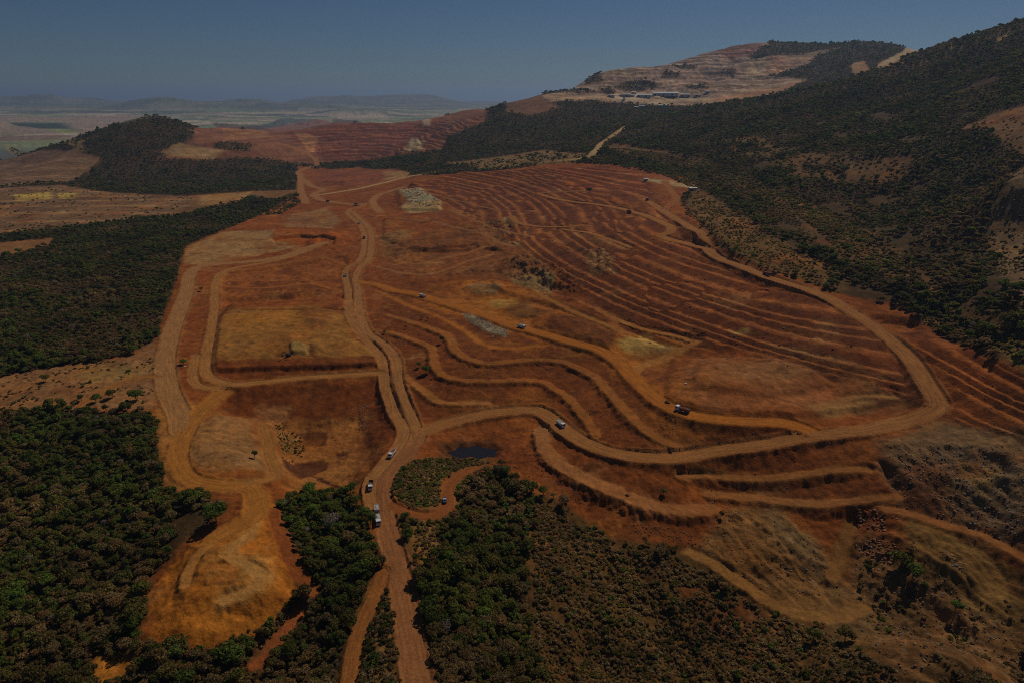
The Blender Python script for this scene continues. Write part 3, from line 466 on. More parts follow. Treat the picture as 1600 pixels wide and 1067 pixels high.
# ------------------------------------------------------------------ cut roads and benches into the ground
ZB = GZ.copy()
LIFT = {0: 1.5, 1: 1.5, 2: 1.0, 3: 1.6, 4: 1.4, 5: 1.4}; RLIFT = {'haul_road': 1.0, 'pit_ramp': 1.3, 'upper_main_road': .5, 'parallel_road': .5}
def cut(pix, width, soil, berm, slope=.85, reach=16, step=6.0, sm=31, lift=0.0):
    Q = smooth_line(W2(pix), step); zz = sample(ZB, Q[:, 0], Q[:, 1])
    n = min(max(3, int(sm / step)) | 1, len(zz) | 1); pad = np.pad(zz, n // 2, mode='edge'); zz = np.convolve(pad, np.ones(n) / n, 'valid')[:len(zz)] + lift * np.sin(np.linspace(.15, math.pi - .15, len(zz))) ** .5
    D = {}
    dmin = np.full(GZ.shape, np.inf, np.float32); zr = np.zeros(GZ.shape, np.float32)
    rr = width / 2 + reach
    for k in range(len(Q) - 1):
        a, b = Q[k], Q[k + 1]
        I, J = bbox_idx_fast(min(a[0], b[0]) - rr, max(a[0], b[0]) + rr, min(a[1], b[1]) - rr, max(a[1], b[1]) + rr)
        if not len(I): continue
        d, t = seg_dist(GX[I, J], GY[I, J], a, b); m = d < dmin[I, J]
        I, J, d, t = I[m], J[m], d[m], t[m]
        dmin[I, J] = d; zr[I, J] = zz[k] + t * (zz[k + 1] - zz[k])
    I, J = np.nonzero(dmin < rr)
    return I, J, dmin[I, J], zr[I, J], width, soil, berm, slope, Q, zz
jobs = [cut(e[0], e[1], e[2], e[3] if len(e) > 3 else 0, 1.0, 12, lift=LIFT.get(k, 0)) for k, e in enumerate(BENCHES)]
nb = len(jobs)
names = list(ROADS)
jobs += [cut(*ROADS[n], lift=RLIFT.get(n, 0)) for n in names]
def wig(I, J, s, seed): return fbm(GX[I, J], GY[I, J], s, 3, seed)
for k, (I, J, d, zr, w, soil, berm, slope, Q, zz) in enumerate(jobs):
    hw = w / 2 + .8 + (w * (.30 * wig(I, J, 9, 131) + .22 * wig(I, J, 3.5, 135)) if k < nb else .5 * wig(I, J, 9, 132))
    e = np.maximum(d - hw, 0)
    sl = slope * (1 + .35 * wig(I, J, 11, 133))
    lim = sl * e; fade = sstep(16, 9, e) if False else 1
    g = np.clip(GZ[I, J], zr - lim, zr + lim)
    GZ[I, J] = g
    if berm:
        GZ[I, J] += berm * np.exp(-((d - hw - .9) / .8) ** 2) * np.clip(.8 + .8 * wig(I, J, 16, 134), 0, 1.6)
for k, (I, J, d, zr, w, soil, berm, slope, Q, zz) in enumerate(jobs):
    hw = w / 2 + (w * (.30 * wig(I, J, 9, 131) + .22 * wig(I, J, 3.5, 135)) if k < nb else .25)
    m = 1 - sstep(hw, hw + .7, d)
    GZ[I, J] = GZ[I, J] * (1 - m) + (zr - (.12 if k >= nb else 0)) * m
    mc = ((1 - sstep(hw - .3, hw + 3.2, d + 2.2 * wig(I, J, 7, 136))) * (.9 if k >= nb else 1))[:, None]
    C[I, J] = C[I, J] * (1 - mc) + np.array(soil) * mc
# ---- fine relief everywhere but on the carriageways
ROADM = np.zeros(GZ.shape, np.float32)
for k, (I, J, d, zr, w, *_r) in enumerate(jobs):
    ROADM[I, J] = np.maximum(ROADM[I, J], (1 - sstep(w / 2, w / 2 + 2.0, d)) * (1.0 if k >= nb else .45))
fine = fbm(x, y, 9, 3, 141, .6)
crag = np.abs(fbm(x, y, 22, 4, 142, .6))
GZ += (1 - ROADM) * sstep(120, 200, R) * (1 - sstep(2500, 4000, R)) * ((1 - .72 * TMASK)) * (1.0 * fine + .30 * fbm(x, y, 2.6, 1, 145) * (1 - sstep(300, 450, R)) - 1.0 * (crag - .2))
# ---- soil variation (patchiness, grain, wet and dry)
v1 = fbm(x, y, 120, 4, 151); v2 = fbm(x, y, 24, 4, 152, .6); v3 = fbm(x, y, 5, 3, 153, .75)
amp = 1 - .55 * ROADM
C *= np.clip(1 + amp * (.32 * v1 + .45 * v2 + .55 * v3), .35, 1.8)[..., None]
hue = fbm(x, y, 40, 4, 154) * amp
C[..., 1] *= 1 + .17 * hue; C[..., 2] *= 1 + .38 * hue
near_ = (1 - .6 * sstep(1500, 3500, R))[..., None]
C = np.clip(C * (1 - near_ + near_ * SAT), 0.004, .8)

# ------------------------------------------------------------------ node materials
def nodes(name, rough=.95, spec=.12):
    m = bpy.data.materials.new(name); m.use_nodes = True
    nt = m.node_tree; b = nt.nodes['Principled BSDF']
    b.inputs['Roughness'].default_value = rough; b.inputs['Specular IOR Level'].default_value = spec
    return m, nt, b
def N(nt, t, **kw):
    n = nt.nodes.new(t)
    for k, v in kw.items():
        if k in n.inputs: n.inputs[k].default_value = v
        else: setattr(n, k, v)
    return n
def soil_material(name, attr=None, col=None, stretch=False):
    m, nt, b = nodes(name, .96, .1)
    L = nt.links.new
    if attr:
        src = N(nt, 'ShaderNodeAttribute', attribute_name=attr).outputs['Color']
    else:
        rgb = N(nt, 'ShaderNodeRGB'); rgb.outputs[0].default_value = (*col, 1); src = rgb.outputs[0]
    co = N(nt, 'ShaderNodeTexCoord').outputs['Object']
    n1 = N(nt, 'ShaderNodeTexNoise', Scale=.9, Detail=6.0, Roughness=.7); L(co, n1.inputs['Vector'])
    n2 = N(nt, 'ShaderNodeTexNoise', Scale=.11, Detail=8.0, Roughness=.72); L(co, n2.inputs['Vector'])
    r1 = N(nt, 'ShaderNodeMapRange'); r1.inputs[1].default_value = .25; r1.inputs[2].default_value = .75; r1.inputs[3].default_value = .62; r1.inputs[4].default_value = 1.38; L(n1.outputs['Fac'], r1.inputs[0])
    r2 = N(nt, 'ShaderNodeMapRange'); r2.inputs[1].default_value = .25; r2.inputs[2].default_value = .75; r2.inputs[3].default_value = .78; r2.inputs[4].default_value = 1.22; L(n2.outputs['Fac'], r2.inputs[0])
    mu = N(nt, 'ShaderNodeMath', operation='MULTIPLY'); L(r1.outputs[0], mu.inputs[0]); L(r2.outputs[0], mu.inputs[1])
    last = mu.outputs[0]
    if stretch:                                   # wheel tracks run along the road
        uv = N(nt, 'ShaderNodeUVMap').outputs[0]
        mp = N(nt, 'ShaderNodeMapping'); mp.inputs['Scale'].default_value = (7.0, .06, 1); L(uv, mp.inputs['Vector'])
        n3 = N(nt, 'ShaderNodeTexNoise', Scale=1.0, Detail=4.0, Roughness=.6); L(mp.outputs[0], n3.inputs['Vector'])
        r3 = N(nt, 'ShaderNodeMapRange'); r3.inputs[1].default_value = .3; r3.inputs[2].default_value = .7; r3.inputs[3].default_value = .70; r3.inputs[4].default_value = 1.26; L(n3.outputs['Fac'], r3.inputs[0])
        m2 = N(nt, 'ShaderNodeMath', operation='MULTIPLY'); L(last, m2.inputs[0]); L(r3.outputs[0], m2.inputs[1]); last = m2.outputs[0]
    vm = N(nt, 'ShaderNodeVectorMath', operation='SCALE'); L(src, vm.inputs[0]); L(last, vm.inputs['Scale'])
    L(vm.outputs[0], b.inputs['Base Color'])
    n4 = N(nt, 'ShaderNodeTexNoise', Scale=.22, Detail=5.0, Roughness=.65); L(co, n4.inputs['Vector'])
    b0 = N(nt, 'ShaderNodeBump', Strength=.55, Distance=.7 if stretch else 1.3); L(n4.outputs['Fac'], b0.inputs['Height'])
    bp = N(nt, 'ShaderNodeBump', Strength=.9, Distance=.25 if stretch else .35); L(n1.outputs['Fac'], bp.inputs['Height']); L(b0.outputs[0], bp.inputs['Normal']); L(bp.outputs[0], b.inputs['Normal'])
    return m
def plain(name, col, rough=.6, spec=.3, metal=0, vary=.12, scale=1.5):
    m, nt, b = nodes(name, rough, spec); b.inputs['Metallic'].default_value = metal
    L = nt.links.new; co = N(nt, 'ShaderNodeTexCoord').outputs['Object']
    n1 = N(nt, 'ShaderNodeTexNoise', Scale=scale, Detail=5.0, Roughness=.65); L(co, n1.inputs['Vector'])
    r1 = N(nt, 'ShaderNodeMapRange'); r1.inputs[1].default_value = .3; r1.inputs[2].default_value = .7; r1.inputs[3].default_value = 1 - vary; r1.inputs[4].default_value = 1 + vary; L(n1.outputs['Fac'], r1.inputs[0])
    vm = N(nt, 'ShaderNodeVectorMath', operation='SCALE'); vm.inputs[0].default_value = col; L(r1.outputs[0], vm.inputs['Scale']); L(vm.outputs[0], b.inputs['Base Color'])
    return m

# ------------------------------------------------------------------ ground sheet
def struct(o, label=None):
    o['kind'] = 'structure'
    if label: o['label'] = label
    return o
def mesh_from(name, V, F, mat, smooth=True):
    me = bpy.data.meshes.new(name)
    V = np.asarray(V, np.float32); F = np.asarray(F, np.int32)
    me.vertices.add(len(V)); me.vertices.foreach_set('co', V.ravel())
    me.loops.add(F.size); me.loops.foreach_set('vertex_index', F.ravel())
    me.polygons.add(len(F)); k = F.shape[1]
    me.polygons.foreach_set('loop_start', np.arange(0, F.size, k, dtype=np.int32)); me.polygons.foreach_set('loop_total', np.full(len(F), k, np.int32))
    me.polygons.foreach_set('use_smooth', np.full(len(F), smooth))
    me.update(calc_edges=True)
    if mat: me.materials.append(mat)
    return me
idx = np.arange(NI * NJ).reshape(NI, NJ)
F = np.stack([idx[:-1, :-1], idx[1:, :-1], idx[1:, 1:], idx[:-1, 1:]], -1).reshape(-1, 4)[:, ::-1]
me = mesh_from('ground', np.stack([GX, GY, GZ], -1).reshape(-1, 3), F, soil_material('earth', attr='soil'), True)
me.polygons.foreach_set('use_smooth', (TMASK[:-1, :-1] < .3).ravel())
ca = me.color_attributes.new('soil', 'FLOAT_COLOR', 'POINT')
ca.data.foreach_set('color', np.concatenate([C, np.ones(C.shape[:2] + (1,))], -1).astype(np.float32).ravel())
ground = bpy.data.objects.new('ground', me); COL.objects.link(ground); struct(ground, 'red and brown mined earth running out to forested hills and plain')
def H(px_, py_): return sample(GZ, np.asarray(px_, float), np.asarray(py_, float))

# ------------------------------------------------------------------ road surfaces
for n, job in zip(names, jobs[nb:]):
    pix, w, soil, berm = ROADS[n]
    Q = smooth_line(W2(pix), 2.5); T = np.gradient(Q, axis=0); T /= np.linalg.norm(T, axis=1)[:, None] + 1e-9
    Nn = np.c_[T[:, 1], -T[:, 0]]; k = 9
    offs = np.linspace(-1, 1, k); L = np.r_[0, np.cumsum(np.hypot(*np.diff(Q, axis=0).T))]
    ed = .17 * w * fbm(L, np.full(L.size, 3.3), 13, 4, 161, .7); ed2 = .17 * w * fbm(L, np.full(L.size, 9.1), 13, 4, 162, .7)
    wl_ = (w / 2 + ed) ; wr_ = (w / 2 + ed2)
    V = []; UV = []
    for o in offs:
        ww = np.where(o < 0, wl_, wr_) * o
        X = Q[:, 0] + Nn[:, 0] * ww; Y = Q[:, 1] + Nn[:, 1] * ww
        r = np.hypot(X, Y)
        z = H(X, Y) + .03 + .00008 * r + .05 * (1 - o * o)
        V.append(np.c_[X, Y, z]); UV.append(np.c_[np.full(L.size, ww / 8.0 if np.isscalar(ww) else 0) + ww / 8.0, L])
    V = np.stack(V, 1); UV = np.stack(UV, 1); m_ = len(Q)
    id2 = np.arange(m_ * k).reshape(m_, k)
    F = np.stack([id2[:-1, :-1], id2[:-1, 1:], id2[1:, 1:], id2[1:, :-1]], -1).reshape(-1, 4)
    me = mesh_from(n, V.reshape(-1, 3), F, soil_material(n + '_dirt', col=tuple(np.array(soil) * SAT), stretch=True))
    me.update()
    if me.polygons[0].normal.z < 0: me.flip_normals()
    uvl = me.uv_layers.new(name='UVMap'); li = np.empty(len(me.loops), np.int32); me.loops.foreach_get('vertex_index', li)
    uvl.data.foreach_set('uv', UV.reshape(-1, 2)[li].astype(np.float32).ravel())
    o = bpy.data.objects.new(n, me); COL.objects.link(o); struct(o)
# ------------------------------------------------------------------ pond
wm, nt, b = nodes('pond_water', .10, .4); b.inputs['Base Color'].default_value = (.02, .013, .010, 1)
nz = N(nt, 'ShaderNodeTexNoise', Scale=.7, Detail=3.0); bp = N(nt, 'ShaderNodeBump', Strength=.05, Distance=.1)
nt.links.new(nz.outputs['Fac'], bp.inputs['Height']); nt.links.new(bp.outputs[0], b.inputs['Normal'])
Q = smooth_line(W2([(696,702),(704,697),(725,695),(748,694),(768,697),(778,703),(770,709),(752,712),(728,713),(707,711),(696,702)]), 1.0)
cen0 = Q.mean(0); zc = float(H([cen0[0]], [cen0[1]])[0]) + 1.1; Q = cen0 + (Q - cen0) * 1.5
cen = Q.mean(0); Vp = [(cen[0], cen[1], zc)] + [(a, c, zc) for a, c in Q]
me = bpy.data.meshes.new('pond'); me.from_pydata(Vp, [], [(0, k + 1, (k + 1) % len(Q) + 1) for k in range(len(Q))]); me.materials.append(wm)
pond = bpy.data.objects.new('pond', me); COL.objects.link(pond); struct(pond, 'small dark blue pond beside the road junction')
# ------------------------------------------------------------------ plants: prototypes
def leaf_material(name, cols, rough=.7):
    m, nt, b = nodes(name, rough, .2); L = nt.links.new
    oi = N(nt, 'ShaderNodeObjectInfo'); ge = N(nt, 'ShaderNodeNewGeometry')
    cr = N(nt, 'ShaderNodeValToRGB'); e = cr.color_ramp.elements
    while len(e) < len(cols): e.new(.5)
    for k, c in enumerate(cols): e[k].position = k / (len(cols) - 1); e[k].color = (*c, 1)
    L(oi.outputs['Random'], cr.inputs[0])
    r = N(nt, 'ShaderNodeMapRange'); r.inputs[3].default_value = .7; r.inputs[4].default_value = 1.32; L(ge.outputs['Random Per Island'], r.inputs[0])
    nz = N(nt, 'ShaderNodeTexNoise', Scale=.022, Detail=4.0, Roughness=.65); L(oi.outputs['Location'], nz.inputs['Vector'])
    q = N(nt, 'ShaderNodeMapRange'); q.inputs[1].default_value = .32; q.inputs[2].default_value = .68; q.inputs[3].default_value = .6; q.inputs[4].default_value = 1.7; L(nz.outputs['Fac'], q.inputs[0])
    mm = N(nt, 'ShaderNodeMath', operation='MULTIPLY'); L(r.outputs[0], mm.inputs[0]); L(q.outputs[0], mm.inputs[1])
    vm = N(nt, 'ShaderNodeVectorMath', operation='SCALE'); L(cr.outputs[0], vm.inputs[0]); L(mm.outputs[0], vm.inputs['Scale']); L(vm.outputs[0], b.inputs['Base Color'])
    tr = N(nt, 'ShaderNodeBsdfTranslucent'); L(vm.outputs[0], tr.inputs['Color']); mx = N(nt, 'ShaderNodeMixShader'); mx.inputs[0].default_value = .48
    L(b.outputs[0], mx.inputs[1]); L(tr.outputs[0], mx.inputs[2]); L(mx.outputs[0], nt.nodes['Material Output'].inputs['Surface'])
    return m
M_GREEN = leaf_material('leaves_green', [(.090,.112,.012),(.130,.135,.016),(.128,.112,.016),(.140,.180,.020),(.098,.122,.016)])
M_OLIVE = leaf_material('leaves_olive', [(.175,.140,.026),(.200,.150,.032),(.165,.115,.028),(.155,.145,.026)])
M_DRY = leaf_material('leaves_dry', [(.27,.165,.048),(.245,.138,.044),(.275,.182,.068),(.25,.168,.062)])
M_LIME = leaf_material('leaves_lime', [(.15,.23,.03),(.20,.21,.045),(.12,.19,.028)])
M_PALE = leaf_material('twigs_pale', [(.30,.23,.17),(.26,.20,.15)])
M_STRAW = leaf_material('straw', [(.30,.185,.055),(.25,.145,.05),(.34,.22,.08)])
M_BARK = plain('bark', (.10, .075, .055), .9, .1)
def cards(P_, nrm, size, rng, aspect=1.0):
    """small bent leaf clumps: two triangles each"""
    n = len(P_); t = rng.normal(size=(n, 3)); t -= (t * nrm).sum(1)[:, None] * nrm; t /= np.linalg.norm(t, axis=1)[:, None] + 1e-9
    b = np.cross(nrm, t); s = size[:, None]
    a = P_ - t * s - b * s * aspect * .7; c = P_ + t * s - b * s * aspect * .5 + nrm * s * .25; d = P_ + t * s * .8 + b * s * aspect; e = P_ - t * s * .9 + b * s * aspect * .8 - nrm * s * .3
    V = np.stack([a, c, d, e], 1).reshape(-1, 3); F = np.arange(n * 4).reshape(n, 4)
    return V, F
def tube(pts_, rad, n=5):
    V = []; F = []
    for i, (p, r) in enumerate(zip(pts_, rad)):
        for k in range(n):
            a = 2 * math.pi * k / n; V.append((p[0] + r * math.cos(a), p[1] + r * math.sin(a), p[2]))
    for i in range(len(pts_) - 1):
        for k in range(n): F.append((i * n + k, i * n + (k + 1) % n, (i + 1) * n + (k + 1) % n, (i + 1) * n + k))
    return V, F
def crown_arrays(seed, nl, n, rad, hgt, base, size, fill=.35, flat=.75):
    rng = np.random.default_rng(seed); Ps = []; Ns = []
    lob = []
    for k in range(nl):
        a = rng.uniform(0, 6.28); q = math.sqrt(rng.uniform(0, 1)) * rad * .62; zz = base + hgt * (.35 + .45 * rng.uniform() * (1 - .5 * q / rad))
        lob.append((np.array([q * math.cos(a), q * math.sin(a), zz]), rad * rng.uniform(.34, .58)))
    w = np.array([l[1] ** 2 for l in lob]); cnt = np.maximum(8, (n * w / w.sum()).astype(int))
    for (c, r), m in zip(lob, cnt):
        d = rng.normal(size=(m, 3)); d[:, 2] = np.abs(d[:, 2]) * .9 - .25 * rng.uniform(size=m); d /= np.linalg.norm(d, axis=1)[:, None]
        rr = r * np.where(rng.uniform(size=m) < fill, rng.uniform(.3, .9, m), rng.uniform(.85, 1.12, m))
        Ps.append(c + d * rr[:, None] * np.array([1, 1, flat])); nn = d + .65 * rng.normal(size=(m, 3)); Ns.append(nn / np.linalg.norm(nn, axis=1)[:, None])
    Ps = np.vstack(Ps); Ns = np.vstack(Ns)
    return cards(Ps, Ns, size * rng.uniform(.6, 1.35, len(Ps)), rng), lob
def trunk_arrays(lob, base, seed, r0=.16):
    rng = random.Random(seed); V, F = tube([(0, 0, -.6), (.05, .03, base * .5), (.0, .08, base)], [r0 * 1.25, r0, r0 * .8]); V = list(V); F = list(F)
    for c, r in lob:
        mid = (c[0] * .45, c[1] * .45, base + (c[2] - base) * .4)
        v, f = tube([(0, .08, base * .85), mid, tuple(c)], [r0 * .55, r0 * .38, r0 * .15], 4)
        o = len(V); V += v; F += [tuple(i + o for i in q) for q in f]
    return np.array(V), np.array(F)
def join_mesh(name, parts):
    V = []; F = []; mi = []; mats = []; o = 0
    for v, f, mat in parts:
        V.append(np.asarray(v)); F.append(np.asarray(f) + o); o += len(v)
        if mat not in mats: mats.append(mat)
        mi.append(np.full(len(f), mats.index(mat)))
    me = mesh_from(name, np.vstack(V), np.vstack(F), None, False)
    for mt in mats: me.materials.append(mt)
    me.polygons.foreach_set('material_index', np.concatenate(mi).astype(np.int32))
    return me
# kind -> (leaf material, lobes, cards, radius, height, bare trunk, card size)
SPEC = [('green_a', M_GREEN, 7, 420, 3.0, 4.6, 1.4, .40), ('green_b', M_GREEN, 9, 460, 3.4, 4.2, 1.2, .42), ('green_c', M_GREEN, 5, 340, 2.4, 4.8, 1.5, .38),
        ('olive_a', M_OLIVE, 7, 400, 2.9, 4.0, 1.2, .38), ('olive_b', M_OLIVE, 9, 420, 3.3, 3.6, 1.0, .38),
        ('dry_a', M_DRY, 6, 300, 2.7, 3.8, 1.2, .34), ('dry_b', M_DRY, 8, 260, 2.6, 3.4, 1.0, .30),
        ('lime', M_LIME, 6, 340, 2.6, 3.8, 1.3, .38), ('pale', M_PALE, 7, 170, 2.5, 4.2, 1.3, .20)]
PROTO = {}; NEAR = {}
for k, (nm, mat, nl, n, rad, hg, base, sz) in enumerate(SPEC):
    (v, f), lob = crown_arrays(200 + k, nl, n, rad, hg, base, sz); tv, tf = trunk_arrays(lob, base + .3, k)
    PROTO[nm] = join_mesh('tree_' + nm, [(v, f, mat), (tv, tf, M_BARK)])
    (v, f), lob = crown_arrays(200 + k, nl + 2, int(n * 2.2), rad, hg, base, sz * .72); tv, tf = trunk_arrays(lob, base + .3, k)
    NEAR[nm] = (join_mesh('crown_' + nm, [(v, f, mat)]), join_mesh('trunk_' + nm, [(tv, tf, M_BARK)]))
def shrub(nm, mat, n, rad, hg, sz, seed):
    (v, f), lob = crown_arrays(seed, 5, n, rad, hg, -.35 * hg, sz, .4, .8); return join_mesh('shrub_' + nm, [(v, f, mat)])
PROTO['shrub_dry'] = shrub('dry', M_DRY, 150, 1.1, 1.5, .26, 301); PROTO['shrub_green'] = shrub('green', M_GREEN, 170, 1.2, 1.7, .26, 302)
PROTO['shrub_straw'] = shrub('straw', M_STRAW, 130, 1.1, .9, .24, 303); PROTO['shrub_olive'] = shrub('olive', M_OLIVE, 150, 1.2, 1.4, .26, 304)
def rock_mesh(nm, seed, mat, flat=.75):
    bm = bmesh.new(); bmesh.ops.create_icosphere(bm, subdivisions=2, radius=1.0); rg = random.Random(seed)
    pl = [(Vector((rg.gauss(0, 1), rg.gauss(0, 1), rg.gauss(0, 1))).normalized(), rg.uniform(.45, .8)) for _ in range(9)]
    for v in bm.verts:
        for nrm, dd in pl:
            q = v.co.dot(nrm)
            if q > dd: v.co -= nrm * (q - dd)
        v.co.z *= flat
    me = bpy.data.meshes.new('rock_' + nm); bm.to_mesh(me); bm.free(); me.materials.append(mat); return me
M_ROCKR = plain('red_rock', (.27, .10, .05), .9, .15, vary=.3); M_ROCKG = plain('grey_rock', (.22, .18, .155), .9, .15, vary=.3); M_ROCKT = plain('tan_rock', (.34, .19, .10), .9, .15, vary=.3)
PROTO['rock_red'] = rock_mesh('red', 1, M_ROCKR); PROTO['rock_red2'] = rock_mesh('red2', 2, M_ROCKR, .6); PROTO['rock_grey'] = rock_mesh('grey', 3, M_ROCKG); PROTO['rock_grey2'] = rock_mesh('grey2', 4, M_ROCKG, .6); PROTO['rock_tan'] = rock_mesh('tan', 5, M_ROCKT)
PK = sorted(PROTO); pcol = bpy.data.collections.new('prototypes')
for i, k in enumerate(PK):
    o = bpy.data.objects.new('%02d_%s' % (i, k), PROTO[k]); pcol.objects.link(o)
PIDX = {k: i for i, k in enumerate(PK)}
def scatter_tree():
    nt = bpy.data.node_groups.new('plant_scatter', 'GeometryNodeTree')
    nt.interface.new_socket('Geometry', in_out='INPUT', socket_type='NodeSocketGeometry'); nt.interface.new_socket('Geometry', in_out='OUTPUT', socket_type='NodeSocketGeometry')
    n = nt.nodes.new; gi = n('NodeGroupInput'); go = n('NodeGroupOutput'); ip = n('GeometryNodeInstanceOnPoints'); ci = n('GeometryNodeCollectionInfo')
    ci.inputs['Collection'].default_value = pcol; ci.inputs['Separate Children'].default_value = True; ci.inputs['Reset Children'].default_value = True
    def at(name, typ):
        a = n('GeometryNodeInputNamedAttribute'); a.data_type = typ; a.inputs['Name'].default_value = name; return a.outputs[0]
    L = nt.links.new; L(gi.outputs[0], ip.inputs['Points']); L(ci.outputs[0], ip.inputs['Instance']); ip.inputs['Pick Instance'].default_value = True
    L(at('pick', 'INT'), ip.inputs['Instance Index']); L(at('size', 'FLOAT_VECTOR'), ip.inputs['Scale'])
    cx = n('ShaderNodeCombineXYZ'); L(at('turn', 'FLOAT'), cx.inputs[2]); L(cx.outputs[0], ip.inputs['Rotation']); L(ip.outputs[0], go.inputs[0])
    return nt
GN = scatter_tree()
def scatter(name, xy, pick, size, label, zoff=0.0):
    me = bpy.data.meshes.new(name); n = len(xy); me.vertices.add(n)
    me.vertices.foreach_set('co', np.c_[xy[:, 0], xy[:, 1], H(xy[:, 0], xy[:, 1]) + zoff].astype(np.float32).ravel())
    me.attributes.new('pick', 'INT', 'POINT').data.foreach_set('value', np.asarray(pick, np.int32))
    sz = np.asarray(size, np.float32); sz = np.c_[sz, sz, sz * RNG.uniform(.75, 1.25, n)] if sz.ndim == 1 else sz
    me.attributes.new('size', 'FLOAT_VECTOR', 'POINT').data.foreach_set('vector', sz.astype(np.float32).ravel())
    me.attributes.new('turn', 'FLOAT', 'POINT').data.foreach_set('value', RNG.uniform(0, 6.28, n).astype(np.float32))
    o = bpy.data.objects.new(name, me); COL.objects.link(o); md = o.modifiers.new('scatter', 'NODES'); md.node_group = GN
    o['kind'] = 'stuff'; o['label'] = label
    return o
# ------------------------------------------------------------------ where plants grow
def project(xx, yy, zz):
    cp, sp = math.cos(PITCH), math.sin(PITCH); zc = zz - CAMZ; f = yy * cp - zc * sp; up = yy * sp + zc * cp
    return 800 + FPX * xx / f, 533.5 - FPX * up / f
def jitter(x0, x1, y0, y1, s):
    X, Y = np.meshgrid(np.arange(x0, x1, s), np.arange(y0, y1, s * .87)); X[1::2] += s / 2
    X = X + RNG.uniform(-.42, .42, X.shape) * s; Y = Y + RNG.uniform(-.42, .42, X.shape) * s
    return np.c_[X.ravel(), Y.ravel()]
def ring(r0, r1, s, amax=.72):
    p = jitter(-r1 * math.sin(amax) - 10, r1 * math.sin(amax) + 10, r0 * math.cos(.8), r1, s); r = np.hypot(*p.T); a = np.abs(np.arctan2(p[:, 0], p[:, 1]))
    am = np.where(r < 500, .80, amax)
    return p[(r >= r0) & (r < r1) & (a < am)]
for I, J, d, zr, w, *_r in jobs: FW[I, J] *= sstep(w / 2 + 1.5, w / 2 + 3.0, d)
# thin patches and clearings inside the woods
forest = np.vstack([ring(150, 620, 2.4), ring(620, 1500, 3.8), ring(1500, 2300, 6.2, .68), ring(2300, 3400, 8.4, .68)])
fw = sample(FW, forest[:, 0], forest[:, 1]); gap = fbm(forest[:, 0], forest[:, 1], 45, 4, 171, .6)
forest = forest[(fw > .55 + .25 * RNG.uniform(-1, 1, len(fw))) & (gap > np.where((forest[:, 0] > 90) & (np.hypot(*forest.T) < 1300), -.20, np.where(np.hypot(*forest.T) < 1500, -.36, -.5)))]
fx, fy = forest.T; fr = np.hypot(fx, fy); g1 = 1.25 * fbm(fx, fy, 75, 3, 172) + .55 * RNG.normal(size=len(fx)) * .55
rnd = RNG.uniform(size=len(fx))
u_, v_ = project(fx, fy, H(fx, fy))
dryness = g1 + .30 * ((u_ > 830) & (v_ > 700)) + .10 * ((u_ > 640) & (v_ > 780)) + .12 * ((u_ > 1050) & (fr < 1000)) - .10 * (fr > 900)
pick = np.where(dryness > .20, np.where(rnd < .5, PIDX['dry_a'], PIDX['dry_b']), np.where(dryness > -.06, np.where(rnd < .5, PIDX['olive_a'], PIDX['olive_b']), np.choose((rnd * 2.999).astype(int), [PIDX['green_a'], PIDX['green_b'], PIDX['green_c']])))
r2 = RNG.uniform(size=len(fx)); pick = np.where(r2 < .022, PIDX['lime'], np.where(r2 > .985, PIDX['pale'], pick))
size = np.clip(RNG.lognormal(-.66, .40, len(fx)), .25, 1.3) * np.clip(1 + .35 * fbm(fx, fy, 50, 2, 173), .6, 1.4) * np.where(fr > 2300, 1.5, np.where(fr > 1500, 1.2, 1.0))
# the trees that show largest stand as single objects
inview = (u_ > -15) & (u_ < 1615) & (v_ > 0) & (v_ < 1085); score = np.where(inview, size / fr, 0)
big = np.argsort(-score)[:300]; rest = np.ones(len(fx), bool); rest[big] = False
inv = {i: k for k, i in PIDX.items()}
DESC = {'green': 'dark green tree', 'olive': 'olive brown tree', 'dry': 'dry brown tree', 'lime': 'bright yellow-green tree', 'pale': 'pale leafless tree'}
def zone(u, v):
    low = 'at the bottom edge' if v > 1000 else ('lower' if False else '')
    if u < 330:
        a = 'left edge of the wood' if u < 110 else ('middle of the left wood' if u < 220 else 'wood fringe beside the orange heap')
    elif u < 640:
        a = 'foot of the orange heap' if u < 420 else ('thicket left of the main road' if u < 540 else 'left verge of the main road')
    elif u < 850:
        a = 'right verge of the main road' if u < 720 else ('thicket right of the main road' if u < 790 else 'thicket margin by the dry scrub')
    else: a = 'dry scrub slope at lower right'
    h = 'at the bottom' if v > 1010 else ('further up' if v > 930 else 'at the top')
    return a, h
same = {}
for b_i in big:
    kd = inv[pick[b_i]]; fam = kd.split('_')[0]; zc = float(H(fx[b_i:b_i + 1], fy[b_i:b_i + 1])[0])
    t = bpy.data.objects.new('tree', None); COL.objects.link(t); t.location = (fx[b_i], fy[b_i], zc); s = float(size[b_i]); t.scale = (s, s, s * RNG.uniform(.85, 1.2)); t.rotation_euler = (0, 0, RNG.uniform(0, 6.28)); t.empty_display_size = .5
    za, zh = zone(u_[b_i], v_[b_i]); t['label'] = ('big ' if s > .85 else ('small ' if s < .65 else '')) + DESC[fam] + ', ' + za + ', ' + zh; t['category'] = 'tree'; t['group'] = 'trees in the ' + za
    for nm, me in zip(('crown', 'trunk'), NEAR[kd]):
        c = bpy.data.objects.new(nm, me); COL.objects.link(c); c.parent = t
    same.setdefault(t['label'], []).append((float(u_[b_i]), t))
ORD = 'first second third fourth fifth sixth seventh eighth ninth tenth eleventh twelfth thirteenth fourteenth fifteenth sixteenth seventeenth eighteenth nineteenth twentieth'.split()
ORD += ['twenty-' + w for w in ORD[:9]] + ['thirtieth'] + ['thirty-' + w for w in ORD[:9]]
